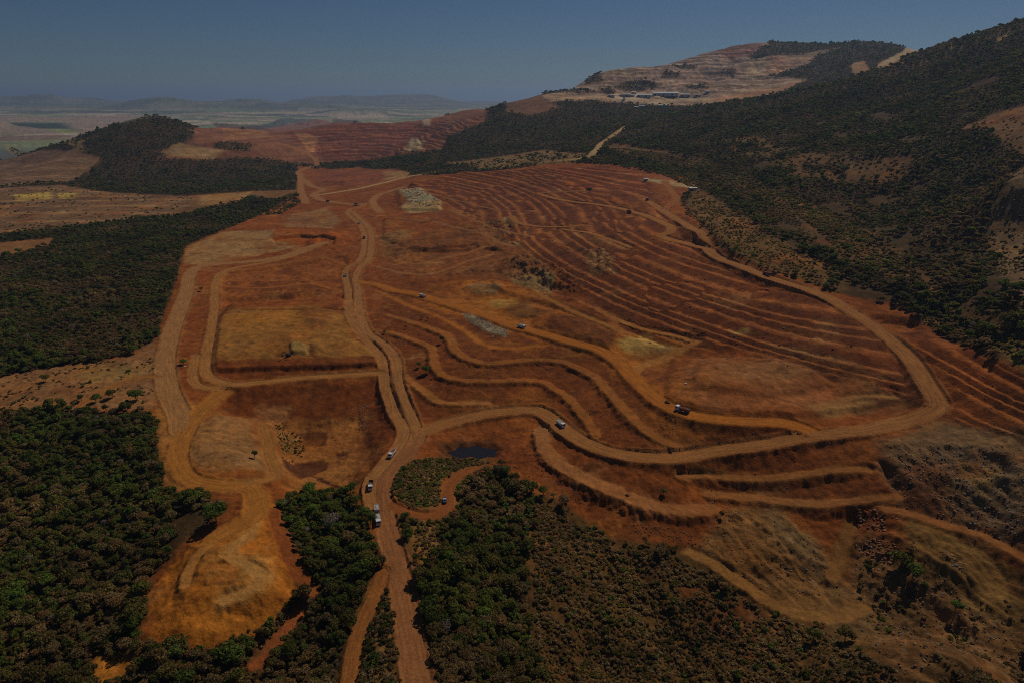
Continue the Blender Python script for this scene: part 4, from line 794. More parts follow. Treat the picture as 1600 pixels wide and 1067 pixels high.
for lab, members in same.items():                 # look-alikes are told apart by their order from the left
    if len(members) > 1:
        for k, (_u, t) in enumerate(sorted(members, key=lambda q: q[0])): t['label'] = lab + ', ' + (ORD[k] if k else 'leftmost') + ('' if k == 0 else ' from left')
for nm, m_, lb in (('near_forest', fr < 620, 'mixed green and brown woodland round the lower edge of the mine'), ('mid_forest', (fr >= 620) & (fr < 1500), 'dark woodland beside the mine and up the slope'), ('mountain_forest', fr >= 1500, 'dark forest covering the mountain and far hills')):
    q = rest & m_; scatter(nm, forest[q], pick[q], size[q], lb)
print('trees', len(fx))
# scrub: outline, spacing, mix
def in_pix(pix, s, keep=.7, seed=5, gs=18, thr=-.1):
    Q = W2(pix); p = jitter(Q[:, 0].min(), Q[:, 0].max(), Q[:, 1].min(), Q[:, 1].max(), s); p = p[inside(p[:, 0], p[:, 1], Q)]
    rm = sample(ROADM, p[:, 0], p[:, 1]); p = p[(rm < .15) & (RNG.uniform(size=len(p)) < keep)]
    return p[fbm(p[:, 0], p[:, 1], gs, 3, seed) > thr]
SCRUB = [
 ([(830,775),(900,800),(960,845),(1090,885),(1190,950),(1300,990),(1400,1060),(1440,1110),(850,1110),(835,950)], 1.8, .95, (.62,.05,.14,.19), (.5,1.7), -.32),
 ([(1300,990),(1340,930),(1340,840),(1420,870),(1500,950),(1620,1000),(1620,1110),(1380,1110)], 2.1, .6, (.6,.10,.15,.15), (.4,1.5), .08), ([(1400,830),(1620,920),(1620,1000),(1500,930)], 3.0, .6, (.6,.1,.3,0), (.5,1.2), .1),
 ([(615,738),(640,722),(700,715),(740,718),(770,722),(735,742),(705,790),(640,798),(612,770)], 1.5, .95, (.35,.25,.25,.15), (.6,1.5), -.6), ([(650,815),(700,812),(690,850),(655,900),(645,860)], 1.6, .9, (.4,.1,.4,.1), (.6,1.3), -.4),
 ([(560,960),(600,905),(640,1000),(648,1110),(540,1110)], 1.8, .9, (.4,.25,.2,.15), (.8,2.0), -.3),
 ([(1085,295),(1150,300),(1250,340),(1330,420),(1440,490),(1610,570),(1610,540),(1500,480),(1400,400),(1300,330),(1200,280),(1100,250),(960,232),(1000,250)], 3.6, .9, (.35,.2,.15,.3), (1.0,2.6), -.45), ([(1090,300),(1130,322),(1200,372),(1300,420),(1320,462),(1210,420),(1125,382),(1070,335)], 3.2, .8, (.3,.1,.3,.3), (.7,1.7), -.15),
 ([(1440,505),(1500,518),(1610,582),(1610,560),(1540,525),(1450,490)], 2.0, .9, (.15,.1,.6,.15), (.6,1.4), -.6), ([(0,575),(120,560),(240,560),(240,640),(0,640)], 3.0, .5, (.45,.15,.3,.1), (.5,1.4), .05), ([(430,655),(470,665),(475,700),(440,715)], 1.6, .7, (.3,.2,.3,.2), (.4,.9), -.1),
 ([(1490,205),(1550,180),(1610,165),(1610,245),(1570,230),(1540,200)], 5.0, .5, (.6,.2,.1,.1), (.8,2.0), 0), ([(1610,255),(1580,270),(1575,300),(1545,320),(1550,400),(1570,450),(1610,480)], 3.2, .7, (.75,.15,.05,.05), (.6,1.5), -.1), ([(1130,215),(1200,212),(1230,240),(1260,245),(1400,250),(1410,275),(1250,280),(1190,252)], 6.0, .6, (.4,.2,.2,.2), (1.2,3.2), -.1),
 ([(0,300),(100,290),(300,310),(300,335),(150,350),(0,370)], 9.0, .35, (.6,.3,.1,0), (1.0,2.6), .05), ([(12,228),(130,222),(130,236),(15,238)], 14, .6, (.2,.5,.1,.2), (3,5), -.3), ([(470,298),(420,315),(345,340),(440,335),(470,318)], 6, .7, (.4,.4,.1,.1), (1.5,3.5), -.2),
 ([(480,765),(440,795),(450,860),(430,800),(440,775)], 1.6, .8, (.3,.3,.2,.2), (.6,1.4), -.2), ([(320,1015),(400,985),(440,960),(450,985),(400,1060),(310,1060),(230,1050),(225,1010)], 1.8, .8, (.35,.3,.15,.2), (.7,1.8), -.2), ([(930,238),(1000,250),(1080,268),(1060,275),(960,258),(880,255)], 5, .7, (.4,.3,.1,.2), (1.2,3.0), -.2), ([(700,258),(850,238),(920,248),(870,254),(750,265)], 8, .6, (.4,.3,.1,.2), (1.5,4.0), -.1),
]
sx = []; sp = []; ssz = []; ks = [PIDX['shrub_dry'], PIDX['shrub_green'], PIDX['shrub_straw'], PIDX['shrub_olive']]
for pix, s, keep, mix, (a, b), thr in SCRUB:
    p = in_pix(pix, s, keep, 181, 14, thr)
    if len(p): sx.append(p); sp.append(RNG.choice(ks, len(p), p=np.array(mix) / sum(mix))); ssz.append(RNG.uniform(a, b, len(p)) * RNG.uniform(.6, 1, len(p)))
sx = np.vstack(sx); scatter('scrub', sx, np.concatenate(sp), np.concatenate(ssz), 'dry brown and straw coloured scrub on the rough slopes'); print('scrub', len(sx))
# loose stone: outline, spacing, mix (red, grey, tan), size
STONE = [
 ([(1340,830),(1420,860),(1500,930),(1610,990),(1610,1070),(1400,1070),(1330,960)], 1.9, (.4,.3,.3), (.15,.7)), ([(1380,700),(1610,700),(1610,860),(1480,830),(1400,790)], 1.9, (.35,.35,.3), (.15,.7)), ([(1110,800),(1240,800),(1330,930),(1200,940),(1100,870)], 2.0, (.25,.3,.45), (.12,.5)), ([(600,480),(800,530),(1050,690),(930,690),(800,640),(650,610)], 2.6, (.85,0,.15), (.15,.5)),
 ([(1335,798),(1375,800),(1400,815),(1395,835),(1360,835),(1340,815)], 1.3, (.7,.05,.25), (.4,1.1)), ([(1350,842),(1395,850),(1405,870),(1380,885),(1350,865)], 1.2, (.8,.05,.15), (.4,1.2)), ([(960,828),(1060,850),(1130,855),(1135,840),(1100,835),(1000,815)], 1.5, (.85,0,.15), (.2,.6)), ([(1110,770),(1130,790),(1160,800),(1140,815),(1115,800)], 1.4, (.6,.1,.3), (.25,.7)),
 ([(1450,775),(1500,770),(1600,800),(1610,850),(1550,845),(1480,815)], 1.7, (.25,.5,.25), (.2,.9)), ([(1480,690),(1610,715),(1610,790),(1520,780),(1470,740)], 2.2, (.3,.4,.3), (.2,.6)), ([(1400,700),(1470,690),(1480,760),(1420,760)], 2.4, (.4,.2,.4), (.3,.8)), ([(722,491),(745,495),(795,518),(792,530),(760,522),(735,507)], .9, (.05,.95,0), (.15,.55)),
 ([(625,300),(655,298),(688,315),(686,327),(640,328)], 3.2, (.05,.9,.05), (.6,1.8)), ([(790,408),(820,400),(850,418),(868,440),(860,465),(830,455),(797,440)], 4.2, (.3,.1,.6), (.3,1.0)), ([(1140,660),(1180,650),(1200,680),(1150,690)], 2.2, (.9,0,.1), (.2,.5)), ([(830,560),(860,560),(860,585),(845,590)], 1.8, (.9,0,.1), (.25,.6)), ([(1040,640),(1060,660),(1050,690),(1030,670)], 1.8, (.9,0,.1), (.25,.6)), ([(1170,655),(1200,650),(1190,680),(1170,680)], 2, (.9,0,.1), (.2,.5)),
 ([(780,690),(840,690),(860,740),(950,790),(1000,810),(940,800),(850,760),(800,730)], 2.4, (.9,0,.1), (.2,.6)), ([(560,625),(575,620),(570,660),(560,660)], 1.3, (.3,.1,.6), (.25,.6)), ([(1200,870),(1240,890),(1280,905),(1280,925),(1240,900)], 1.8, (.4,.2,.4), (.3,1.1)), ([(1460,865),(1490,870),(1510,900),(1490,895)], 1.6, (.5,.2,.3), (.3,1.0)), ([(1350,940),(1450,1000),(1500,1060),(1400,1060),(1330,980)], 3, (.4,.1,.5), (.3,.9)),
 ([(640,300),(1000,270),(1450,600),(1400,625),(1000,540)], 9, (.8,.05,.15), (.3,1.1)), ([(1350,495),(1540,560),(1610,600),(1610,680),(1480,620)], 6, (.8,.05,.15), (.3,.9)), ([(1060,720),(1350,690),(1380,740),(1100,770)], 4, (.8,0,.2), (.2,.6)), ([(600,470),(700,490),(900,560),(1050,690),(930,690),(800,640),(640,600)], 5, (.8,0,.2), (.2,.6)), ([(430,640),(600,640),(600,720),(540,760),(430,740)], 4, (.5,.1,.4), (.2,.6)), ([(0,600),(240,570),(240,635),(0,640)], 5, (.3,.2,.5), (.2,.7)), ([(1180,800),(1300,860),(1330,930),(1200,930),(1100,870)], 3.2, (.2,.2,.6), (.2,.6)),
]
sx = []; sp = []; ssz = []
for k, (pix, s, mix, (a, b)) in enumerate(STONE):
    p = in_pix(pix, s, .85, 191 + k, 12, -.3 if s < 3 else .05)
    if not len(p): continue
    q = RNG.uniform(size=len(p)); kk = np.where(q < mix[0], np.where(RNG.uniform(size=len(p)) < .5, PIDX['rock_red'], PIDX['rock_red2']), np.where(q < mix[0] + mix[1], np.where(RNG.uniform(size=len(p)) < .5, PIDX['rock_grey'], PIDX['rock_grey2']), PIDX['rock_tan']))
    sx.append(p); sp.append(kk); ssz.append(a + (b - a) * RNG.uniform(size=len(p)) ** 2.5)
sx = np.vstack(sx); scatter('rubble', sx, np.concatenate(sp), np.concatenate(ssz), 'loose red, tan and grey stones lying on the faces and floors', .05); print('stones', len(sx))
# ------------------------------------------------------------------ things: vehicles, buildings, mast, lone plants
def thing(name, label, cat, loc, rz=0, group=None, sc=1):
    o = bpy.data.objects.new(name, None); COL.objects.link(o); o.location = loc; o.rotation_euler = (0, 0, rz); o.scale = (sc, sc, sc)
    o['label'] = label; o['category'] = cat
    if group: o['group'] = group
    return o
def part(name, me, parent):
    o = bpy.data.objects.new(name, me); COL.objects.link(o); o.parent = parent; return o
class MB:
    def __init__(s): s.bm = bmesh.new()
    def box(s, x0, x1, y0, y1, z0, z1, bev=.0, tx=0, ty=0):
        r = bmesh.ops.create_cube(s.bm, size=1.0)['verts']
        for v in r:
            top = v.co.z > 0
            fx = (x1 - x0) * (1 - tx if top else 1); fy = (y1 - y0) * (1 - ty if top else 1)
            v.co = Vector(((x0 + x1) / 2 + v.co.x * fx, (y0 + y1) / 2 + v.co.y * fy, z1 if top else z0))
        if bev:
            es = {e for v in r for e in v.link_edges}; bmesh.ops.bevel(s.bm, geom=list(es), offset=bev, segments=1, affect='EDGES')
        return s
    def prism(s, prof, x0, x1):            # profile in (y, z), extruded along x
        a = [s.bm.verts.new((x0, y, z)) for y, z in prof]; b = [s.bm.verts.new((x1, y, z)) for y, z in prof]; n = len(prof)
        s.bm.faces.new(a[::-1]); s.bm.faces.new(b)
        for k in range(n): s.bm.faces.new((a[k], a[(k + 1) % n], b[(k + 1) % n], b[k]))
        return s
    def cyl(s, c, r, h, axis='x', n=14):
        m = Matrix.Translation(c) @ (Matrix.Rotation(math.pi / 2, 4, 'Y') if axis == 'x' else (Matrix.Rotation(math.pi / 2, 4, 'X') if axis == 'y' else Matrix()))
        bmesh.ops.create_cone(s.bm, segments=n, radius1=r, radius2=r, depth=h, cap_ends=True, matrix=m); return s
    def mesh(s, name, mat):
        bmesh.ops.recalc_face_normals(s.bm, faces=s.bm.faces); me = bpy.data.meshes.new(name); s.bm.to_mesh(me); s.bm.free(); me.materials.append(mat); return me
M_WHITE = plain('white_paint', (.74, .74, .72), .4, .4, vary=.06); M_STEEL = plain('worn_bed_steel', (.20, .11, .075), .7, .3, vary=.25); M_GREYBED = plain('dusty_grey_bed', (.46, .43, .40), .6, .3, vary=.12)
M_CHASS = plain('chassis_black', (.025, .024, .023), .6, .3); M_TYRE = plain('rubber', (.018, .017, .016), .9, .1); M_RIM = plain('rim_grey', (.35, .34, .33), .5, .5)
M_GLASS = plain('dark_glass', (.02, .03, .04), .08, .6, vary=.0); M_LOAD = plain('soil_load', (.24, .085, .035), .95, .1, vary=.25, scale=3); M_LAMP = plain('lamp_lens', (.7, .66, .55), .2, .5); M_BLUE = plain('dark_blue_paint', (.035, .06, .12), .3, .5); M_SILVER = plain('silver_paint', (.45, .48, .52), .3, .5)
M_MAROON = plain('maroon_paint', (.16, .035, .03), .4, .4)
# meshes of a three-axle dump truck; forward is +Y, origin on the ground under the middle
wheel_t = MB().cyl((0, 0, 0), .52, .34).mesh('tyre', M_TYRE); wheel_r = MB().cyl((0, 0, 0), .28, .37, n=10).mesh('rim', M_RIM)
chassis = MB().box(-.45, .45, -3.9, 3.6, .62, .95).box(-1.1, 1.1, -3.95, -3.8, .55, .75).box(-1.15, -.7, .2, 1.2, .5, 1.0, .05).box(.7, 1.15, .2, 1.2, .5, 1.0, .05).mesh('chassis', M_CHASS)
CABP = [(1.85, .75), (3.85, .75), (3.95, 1.0), (3.95, 1.55), (3.78, 2.75), (3.55, 2.92), (1.95, 2.92), (1.85, 2.8)]
cab = {}
for nm, mt in (('w', M_WHITE), ('b', M_BLUE), ('m', M_MAROON)): cab[nm] = MB().prism(CABP, -1.2, 1.2).box(-1.25, 1.25, 3.9, 4.05, .45, .85, .04).mesh('cab', mt)
wind = MB().prism([(3.97, 1.65), (4.0, 1.65), (3.84, 2.6), (3.81, 2.6)], -1.05, 1.05).mesh('windscreen', M_GLASS); sidew = MB().prism([(2.5, 1.75), (3.6, 1.75), (3.48, 2.55), (2.5, 2.55)], -1.215, -1.2).prism([(2.5, 1.75), (3.6, 1.75), (3.48, 2.55), (2.5, 2.55)], 1.2, 1.215).mesh('side_window', M_GLASS)
lampm = MB().box(-.18, .18, 4.05, 4.09, .95, 1.15).mesh('headlight', M_LAMP); mirror = MB().box(-.08, .08, 3.7, 3.8, 1.7, 2.3, .02).mesh('mirror', M_CHASS)
def bed_mesh(mat, y0=-4.0, y1=1.6, z0=1.05, z1=2.5):
    m = MB(); m.box(-1.25, 1.25, y0, y1, z0, z0 + .12); m.box(-1.25, -1.15, y0, y1, z0 + .12, z1); m.box(1.15, 1.25, y0, y1, z0 + .12, z1); m.box(-1.15, 1.15, y1 - .1, y1, z0 + .12, z1 + .25); m.box(-1.15, 1.15, y0, y0 + .1, z0 + .12, z1 - .1)
    n = 6
    for k in range(n):
        yy = y0 + .3 + (y1 - y0 - .6) * k / (n - 1)
        m.box(-1.33, -1.25, yy - .07, yy + .07, z0 - .05, z1 - .02); m.box(1.25, 1.33, yy - .07, yy + .07, z0 - .05, z1 - .02)
    return m.mesh('dump_bed', mat)
BEDS = {'steel': bed_mesh(M_STEEL), 'white': bed_mesh(M_WHITE), 'grey': bed_mesh(M_GREYBED)}
def load_mesh(seed, mat, y0=-3.9, y1=1.5, z=2.25, h=.5):
    bm = bmesh.new(); nx, ny = 7, 12; rg = random.Random(seed); g = []
    for j in range(ny):
        for i in range(nx):
            a, b = i / (nx - 1) * 2 - 1, j / (ny - 1) * 2 - 1
            g.append(bm.verts.new((a * 1.15, y0 + (b + 1) / 2 * (y1 - y0), z + h * (1 - a * a) * (1 - b * b) * rg.uniform(.7, 1.25) + rg.uniform(-.04, .04))))
    for j in range(ny - 1):
        for i in range(nx - 1): bm.faces.new((g[j * nx + i], g[j * nx + i + 1], g[j * nx + nx + i + 1], g[j * nx + nx + i]))
    me = bpy.data.meshes.new('load'); bm.to_mesh(me); bm.free(); me.materials.append(mat); return me
LOADS = {'soil': load_mesh(3, M_LOAD), 'grey': load_mesh(4, plain('crushed_stone', (.42, .38, .35), .95, .1, vary=.2, scale=3))}
def dump_truck(label, loc, rz, cabc='w', bed='steel', load=None, sc=1.0, group=None, cat='dump truck', tilt=None):
    t = thing('dump_truck', label, cat, loc, rz, group, sc * .92)
    part('chassis', chassis, t); c = part('cab', cab[cabc], t); part('windscreen', wind, c); part('side_window', sidew, c); part('mirror', mirror, c).location = (-1.4, 0, 0); part('mirror', mirror, c).location = (1.4, 0, 0)
    b = part('dump_bed', BEDS[bed], t)
    if load: part('load', LOADS[load], b)
    for sx_ in (-1, 1):
        part('headlight', lampm, t).location = (sx_ * .9, 0, 0)
        for yy in (2.7, -1.7, -3.0):
            w = part('wheel', wheel_t, t); w.location = (sx_ * 1.05, yy, .52); part('rim', wheel_r, w)
    return t
def heading(p_from, p_to):
    a, b = W2([p_from, p_to]); d = b - a; return math.atan2(-d[0], d[1])
def at(u, v): 
    p = W2([(u, v)])[0]; return (float(p[0]), float(p[1]), float(H([p[0]], [p[1]])[0]) + .12 + .0001 * math.hypot(*p))
def on_surface(u, v):
    """where the line of sight meets the finished ground"""
    th, t = ray(u, v); rr = np.geomspace(120, 3500, 6000); z = H(rr * math.sin(th), rr * math.cos(th)) - CAMZ
    k = int(np.argmax(z >= rr * t)); r = rr[k]; return (float(r * math.sin(th)), float(r * math.cos(th)), float(z[k] + CAMZ) + .1 + .0001 * r)
hg = heading
# the loaded truck with its trailer
rz = hg((588, 790), (592, 822)); L0 = on_surface(591, 815)
rt = dump_truck('long white truck and trailer carrying grey stone, nearest on the main road', L0, rz, 'w', 'grey', 'grey', cat='truck')
rt.name = 'road_train_truck'
trl = thing('trailer', 'grey stone-filled trailer coupled behind the nearest white truck', 'trailer', (L0[0] + math.sin(rz) * 8.5, L0[1] - math.cos(rz) * 8.5, float(H([L0[0] + math.sin(rz) * 8.5], [L0[1] - math.cos(rz) * 8.5])[0]) + .15), rz, None, .92)
part('chassis', MB().box(-.45, .45, -3.9, 2.2, .62, .95).box(-.06, .06, 2.2, 4.9, .66, .8).mesh('chassis', M_CHASS), trl); b = part('dump_bed', BEDS['grey'], trl); part('load', LOADS['grey'], b)
for sx_ in (-1, 1):
    for yy in (.9, -1.9, -3.2):
        w = part('wheel', wheel_t, trl); w.location = (sx_ * 1.05, yy, .52); part('rim', wheel_r, w)
dump_truck('white-cabbed dump truck with empty brown bed following the truck and trailer', on_surface(579.5, 761), hg((583, 748), (580, 775)), 'w', 'steel')
dump_truck('white-cabbed dump truck with red-brown load on the bend below the junction', on_surface(613, 711), hg((618, 703), (606, 720)), 'w', 'white', 'soil')
dump_truck('white dump truck coming down the haul road above the pond', on_surface(876, 665), hg((862, 652), (884, 671)), 'w', 'white', 'grey')
dump_truck('dump truck with white cab and brown bed in the pit below the terraces', on_surface(1066, 643), hg((1085, 650), (1052, 640)), 'w', 'steel', 'soil', 1.15)
dump_truck('truck on the orange pit ramp beside the grey rubble heap', on_surface(815, 512.5), hg((800, 508), (830, 516)), 'w', 'white')
dump_truck('small truck at the upper end of the orange pit ramp', on_surface(660.5, 464.5), hg((680, 470), (648, 461)), 'w', 'white')
dump_truck('truck on the main road just above the ramp turn-off', on_surface(540, 432), hg((543, 420), (542, 440)), 'w', 'steel')
dump_truck('truck on the main road beside the old tan heap', on_surface(561, 350.5), hg((552, 343), (566, 358)), 'w', 'steel', None, 1.1)
dump_truck('dark truck high on the main road where it bends', on_surface(569, 373), hg((570, 380), (570, 365)), 'b', 'steel')
dump_truck('maroon truck on the long haul road climbing the right side', on_surface(1198, 430.5), hg((1180, 422), (1215, 437)), 'm', 'steel', 'soil')
dump_truck('dark truck at the top of the haul road', on_surface(1011, 314), hg((1025, 322), (1010, 313)), 'w', 'steel', None, 1.1)
dump_truck('dark blue truck on the switchback road', on_surface(983, 333), hg((990, 334), (975, 331)), 'b', 'steel', None, 1.1)
dump_truck('truck at the blind end of the upper ramp track', on_surface(920, 298), hg((900, 297), (925, 297)), 'b', 'steel', None, 1.2)
dump_truck('dark truck parked by the top bend of the main road', on_surface(557, 321), hg((540, 319), (560, 321)), 'b', 'steel', None, 1.2)
dump_truck('maroon truck on the north road beyond the bends', on_surface(512, 315.5), hg((500, 312), (525, 317)), 'm', 'steel', None, 1.2)
# dark blue pickup on the thicket track
pk = thing('pickup', 'small dark blue pickup on the red track beside the thicket', 'pickup', on_surface(695, 783), hg((700, 790), (700, 762)))
part('body', MB().prism([(-2.4, .45), (2.3, .45), (2.4, .6), (2.35, .95), (1.1, 1.05), (-2.4, 1.05)], -.88, .88).mesh('body', M_BLUE), pk)
c = part('cabin', MB().prism([(-.75, 1.05), (1.1, 1.05), (.45, 1.62), (-.65, 1.62)], -.78, .78).mesh('cabin', M_SILVER), pk); part('windscreen', MB().prism([(1.08, 1.09), (1.12, 1.09), (.52, 1.58), (.48, 1.58)], -.7, .7).mesh('windscreen', M_GLASS), c)
tw = MB().cyl((0, 0, 0), .36, .24).mesh('tyre', M_TYRE)
for sx_ in (-1, 1):
    for yy in (1.45, -1.45): w = part('wheel', tw, pk); w.location = (sx_ * .82, yy, .36)
# excavator on the left pit floor
M_EXC = plain('dark_machine_paint', (.05, .042, .03), .6, .3)
ex = thing('excavator', 'small dark excavator beside the pale earth block on the left pit floor', 'excavator', on_surface(450.5, 557), 2.6)
for sx_ in (-1, 1): part('track', MB().prism([(-1.7, .25), (-1.3, 0), (1.3, 0), (1.7, .25), (1.6, .75), (1.2, .9), (-1.2, .9), (-1.6, .75)], sx_ * 1.05 - .28, sx_ * 1.05 + .28).mesh('track', M_TYRE), ex)
hs_ = part('house', MB().box(-1.2, 1.2, -1.8, 1.3, 1.0, 2.1, .08).mesh('house', M_EXC), ex); part('counterweight', MB().box(-1.15, 1.15, -2.35, -1.78, 1.05, 1.95, .12).mesh('counterweight', M_CHASS), hs_)
cb = part('cab', MB().box(-1.15, -.25, .1, 1.5, 1.1, 2.95, .06, ty=.15).mesh('cab', M_EXC), ex); part('cab_window', MB().box(-1.0, -.4, 1.5, 1.53, 1.7, 2.7).mesh('cab_window', M_GLASS), cb)
part('boom', MB().prism([(1.0, 1.5), (1.3, 1.4), (3.2, 4.4), (4.6, 5.2), (4.5, 5.5), (2.9, 4.8)], .1, .5).mesh('boom', M_EXC), ex); part('stick', MB().prism([(4.4, 5.45), (4.75, 5.3), (5.3, 2.6), (5.05, 2.55)], .15, .45).mesh('stick', M_EXC), ex); part('bucket', MB().prism([(5.0, 2.6), (5.4, 2.5), (5.2, 1.6), (4.5, 1.4), (4.4, 2.0)], -.3, .9).mesh('bucket', M_CHASS), ex)
# ------------------------------------------------------------------ buildings
M_ROOF = plain('sheet_roof', (.62, .62, .60), .5, .4, vary=.08, scale=.3); M_WALLB = plain('sheet_wall', (.72, .72, .70), .6, .3, vary=.08, scale=.3); M_WALLW = plain('rendered_wall', (.62, .60, .56), .8, .2, vary=.08); M_OPEN = plain('dark_opening', (.03, .03, .03), .9, .1); M_SILO = plain('silo_skin', (.55, .54, .52), .5, .4, vary=.1)
def shed(label, loc, rz, L, Wd, Hh, cat='shed', bays=4, mat=M_WALLB, group=None, name='shed', rise=.12):
    t = thing(name, label, cat, loc, rz, group)
    part('wall', MB().prism([(-Wd / 2, -3), (Wd / 2, -3), (Wd / 2, Hh), (0, Hh + Wd * rise * .98), (-Wd / 2, Hh)], -L / 2, L / 2).mesh('wall', mat), t)
    e = .6
    m = MB()
    for s_ in (-1, 1):
        prof = [(0, Hh + Wd * rise + .05), (s_ * (Wd / 2 + e), Hh - e * rise * 2 + .05), (s_ * (Wd / 2 + e), Hh - e * rise * 2 + .3), (0, Hh + Wd * rise + .3)]
        m.prism(prof, -L / 2 - e, L / 2 + e)
    rf = part('roof', m.mesh('roof', M_ROOF), t)
    nb_ = max(3, int(L / 6)); rib = MB().prism([(0, .0), (.12, .0), (.12, .1), (0, .1)], 0, .12)
    rb = MB()
    for k in range(nb_): 
        xx = -L / 2 + L * (k + .5) / nb_
        for s_ in (-1, 1): rb.prism([(0, Hh + Wd * rise + .3), (s_ * (Wd / 2 + e), Hh - e * rise * 2 + .3), (s_ * (Wd / 2 + e), Hh - e * rise * 2 + .42), (0, Hh + Wd * rise + .42)], xx - .15, xx + .15)
    part('roof_seam', rb.mesh('roof_seam', M_ROOF), rf)
    for k in range(bays):
        xx = -L / 2 + L * (k + .5) / bays; dw = min(L / bays * .55, 6); dh = Hh * .62
        part('door', MB().box(xx - dw / 2, xx + dw / 2, -Wd / 2 - .12, -Wd / 2 - .02, -.2, dh).mesh('door', M_OPEN if k % 2 == 0 else M_SILO), t)
    return t
def bpt(u, v): p = on_surface(u, v); return p
shed('long white-roofed processing shed at the middle of the hillside plant', bpt(1040, 150), -.22, 80, 30, 7, bays=6, name='plant_building', cat='building')
shed('lower grey plant building joined left of the long white shed', bpt(1006, 152), -.15, 44, 22, 6, bays=4, name='plant_building', cat='building')
shed('small white-walled building at the right end of the plant', bpt(1070, 152), -.2, 30, 14, 7, bays=3, mat=M_WALLW, name='plant_building', cat='building')
shed('pair-roofed pale shed in the forest below the plant, right one', bpt(1035, 168), -.1, 26, 14, 5, bays=3, mat=M_WALLW)
shed('small pale shed in the forest below the plant, middle one', bpt(1003, 168), -.1, 18, 9, 4, bays=2, mat=M_WALLW)
shed('tiny pale shed in the forest below the plant, leftmost one', bpt(994, 170), .1, 12, 8, 4, bays=2, mat=M_WALLW)
shed('white-roofed hut left on the pale track above the pit', bpt(1009, 283), .3, 6.5, 4, 2.6, bays=2, mat=M_WALLW, name='hut', cat='hut')
shed('white-roofed hut in the scrub right of the pale track', bpt(1082, 298), .2, 9.5, 5, 3, bays=2, mat=M_WALLW, name='hut', cat='hut')
for k_, (u_b, v_b, L_b, lab) in enumerate(((955, 152, 22, 'small pale shed left of the stockpile cover at the plant'), (990, 147, 16, 'small pale shed behind the lower grey plant building'), (1090, 151, 18, 'isolated small shed right of the plant'), (1105, 146, 14, 'outermost tiny shed on the pink ground right of the plant'))):
    shed(lab, bpt(u_b, v_b), -.2 + .1 * k_, L_b, 10, 5, bays=2, mat=M_WALLW)
# covered stockpile dome and bright tank
dm = thing('stockpile_cover', 'long rounded pale stockpile cover at the left end of the plant', 'dome', bpt(979, 151), -.1)
bm = bmesh.new(); bmesh.ops.create_uvsphere(bm, u_segments=24, v_segments=12, radius=1); 
for v in bm.verts: v.co = Vector((v.co.x * 27, v.co.y * 11, max(v.co.z, -.2) * 8.5))
me = bpy.data.meshes.new('cover'); bm.to_mesh(me); bm.free(); me.materials.append(plain('pale_sheet', (.50, .42, .37), .7, .2)); part('cover', me, dm)
part('end_door', MB().box(-3, 3, -11.2, -10.2, -2, 4).mesh('end_door', M_OPEN), dm)
tk = thing('storage_tank', 'bright white storage tank below the plant', 'tank', bpt(975, 157), 0)
part('tank_shell', MB().cyl((0, 0, 2.5), 4.5, 11, 'z', 24).mesh('tank_shell', M_WHITE), tk); part('tank_lid', MB().cyl((0, 0, 8.25), 4.2, .5, 'z', 24).mesh('tank_lid', M_SILO), tk)
# mast on the wooded hill
ms = thing('mast', 'thin lattice mast on top of the wooded hill', 'mast', bpt(244, 188), 0)
H_ = 26
for sx_ in (-1, 1):
    for sy_ in (-1, 1):
        m = MB(); r = m.box(-.12, .12, -.12, .12, 0, H_); me = m.mesh('leg', M_SILO); o = part('leg', me, ms); o.location = (sx_ * 1.3, sy_ * 1.3, 0); o.rotation_euler = (sy_ * 1.1 / H_, -sx_ * 1.1 / H_, 0)
for k in range(6):
    z = 2 + k * 4; w_ = 1.3 - 1.1 * z / H_; part('brace', MB().box(-w_, w_, -w_ - .06, -w_ + .06, z, z + .15).box(-w_, w_, w_ - .06, w_ + .06, z, z + .15).box(-w_ - .06, -w_ + .06, -w_, w_, z, z + .15).box(w_ - .06, w_ + .06, -w_, w_, z, z + .15).mesh('brace', M_SILO), ms)
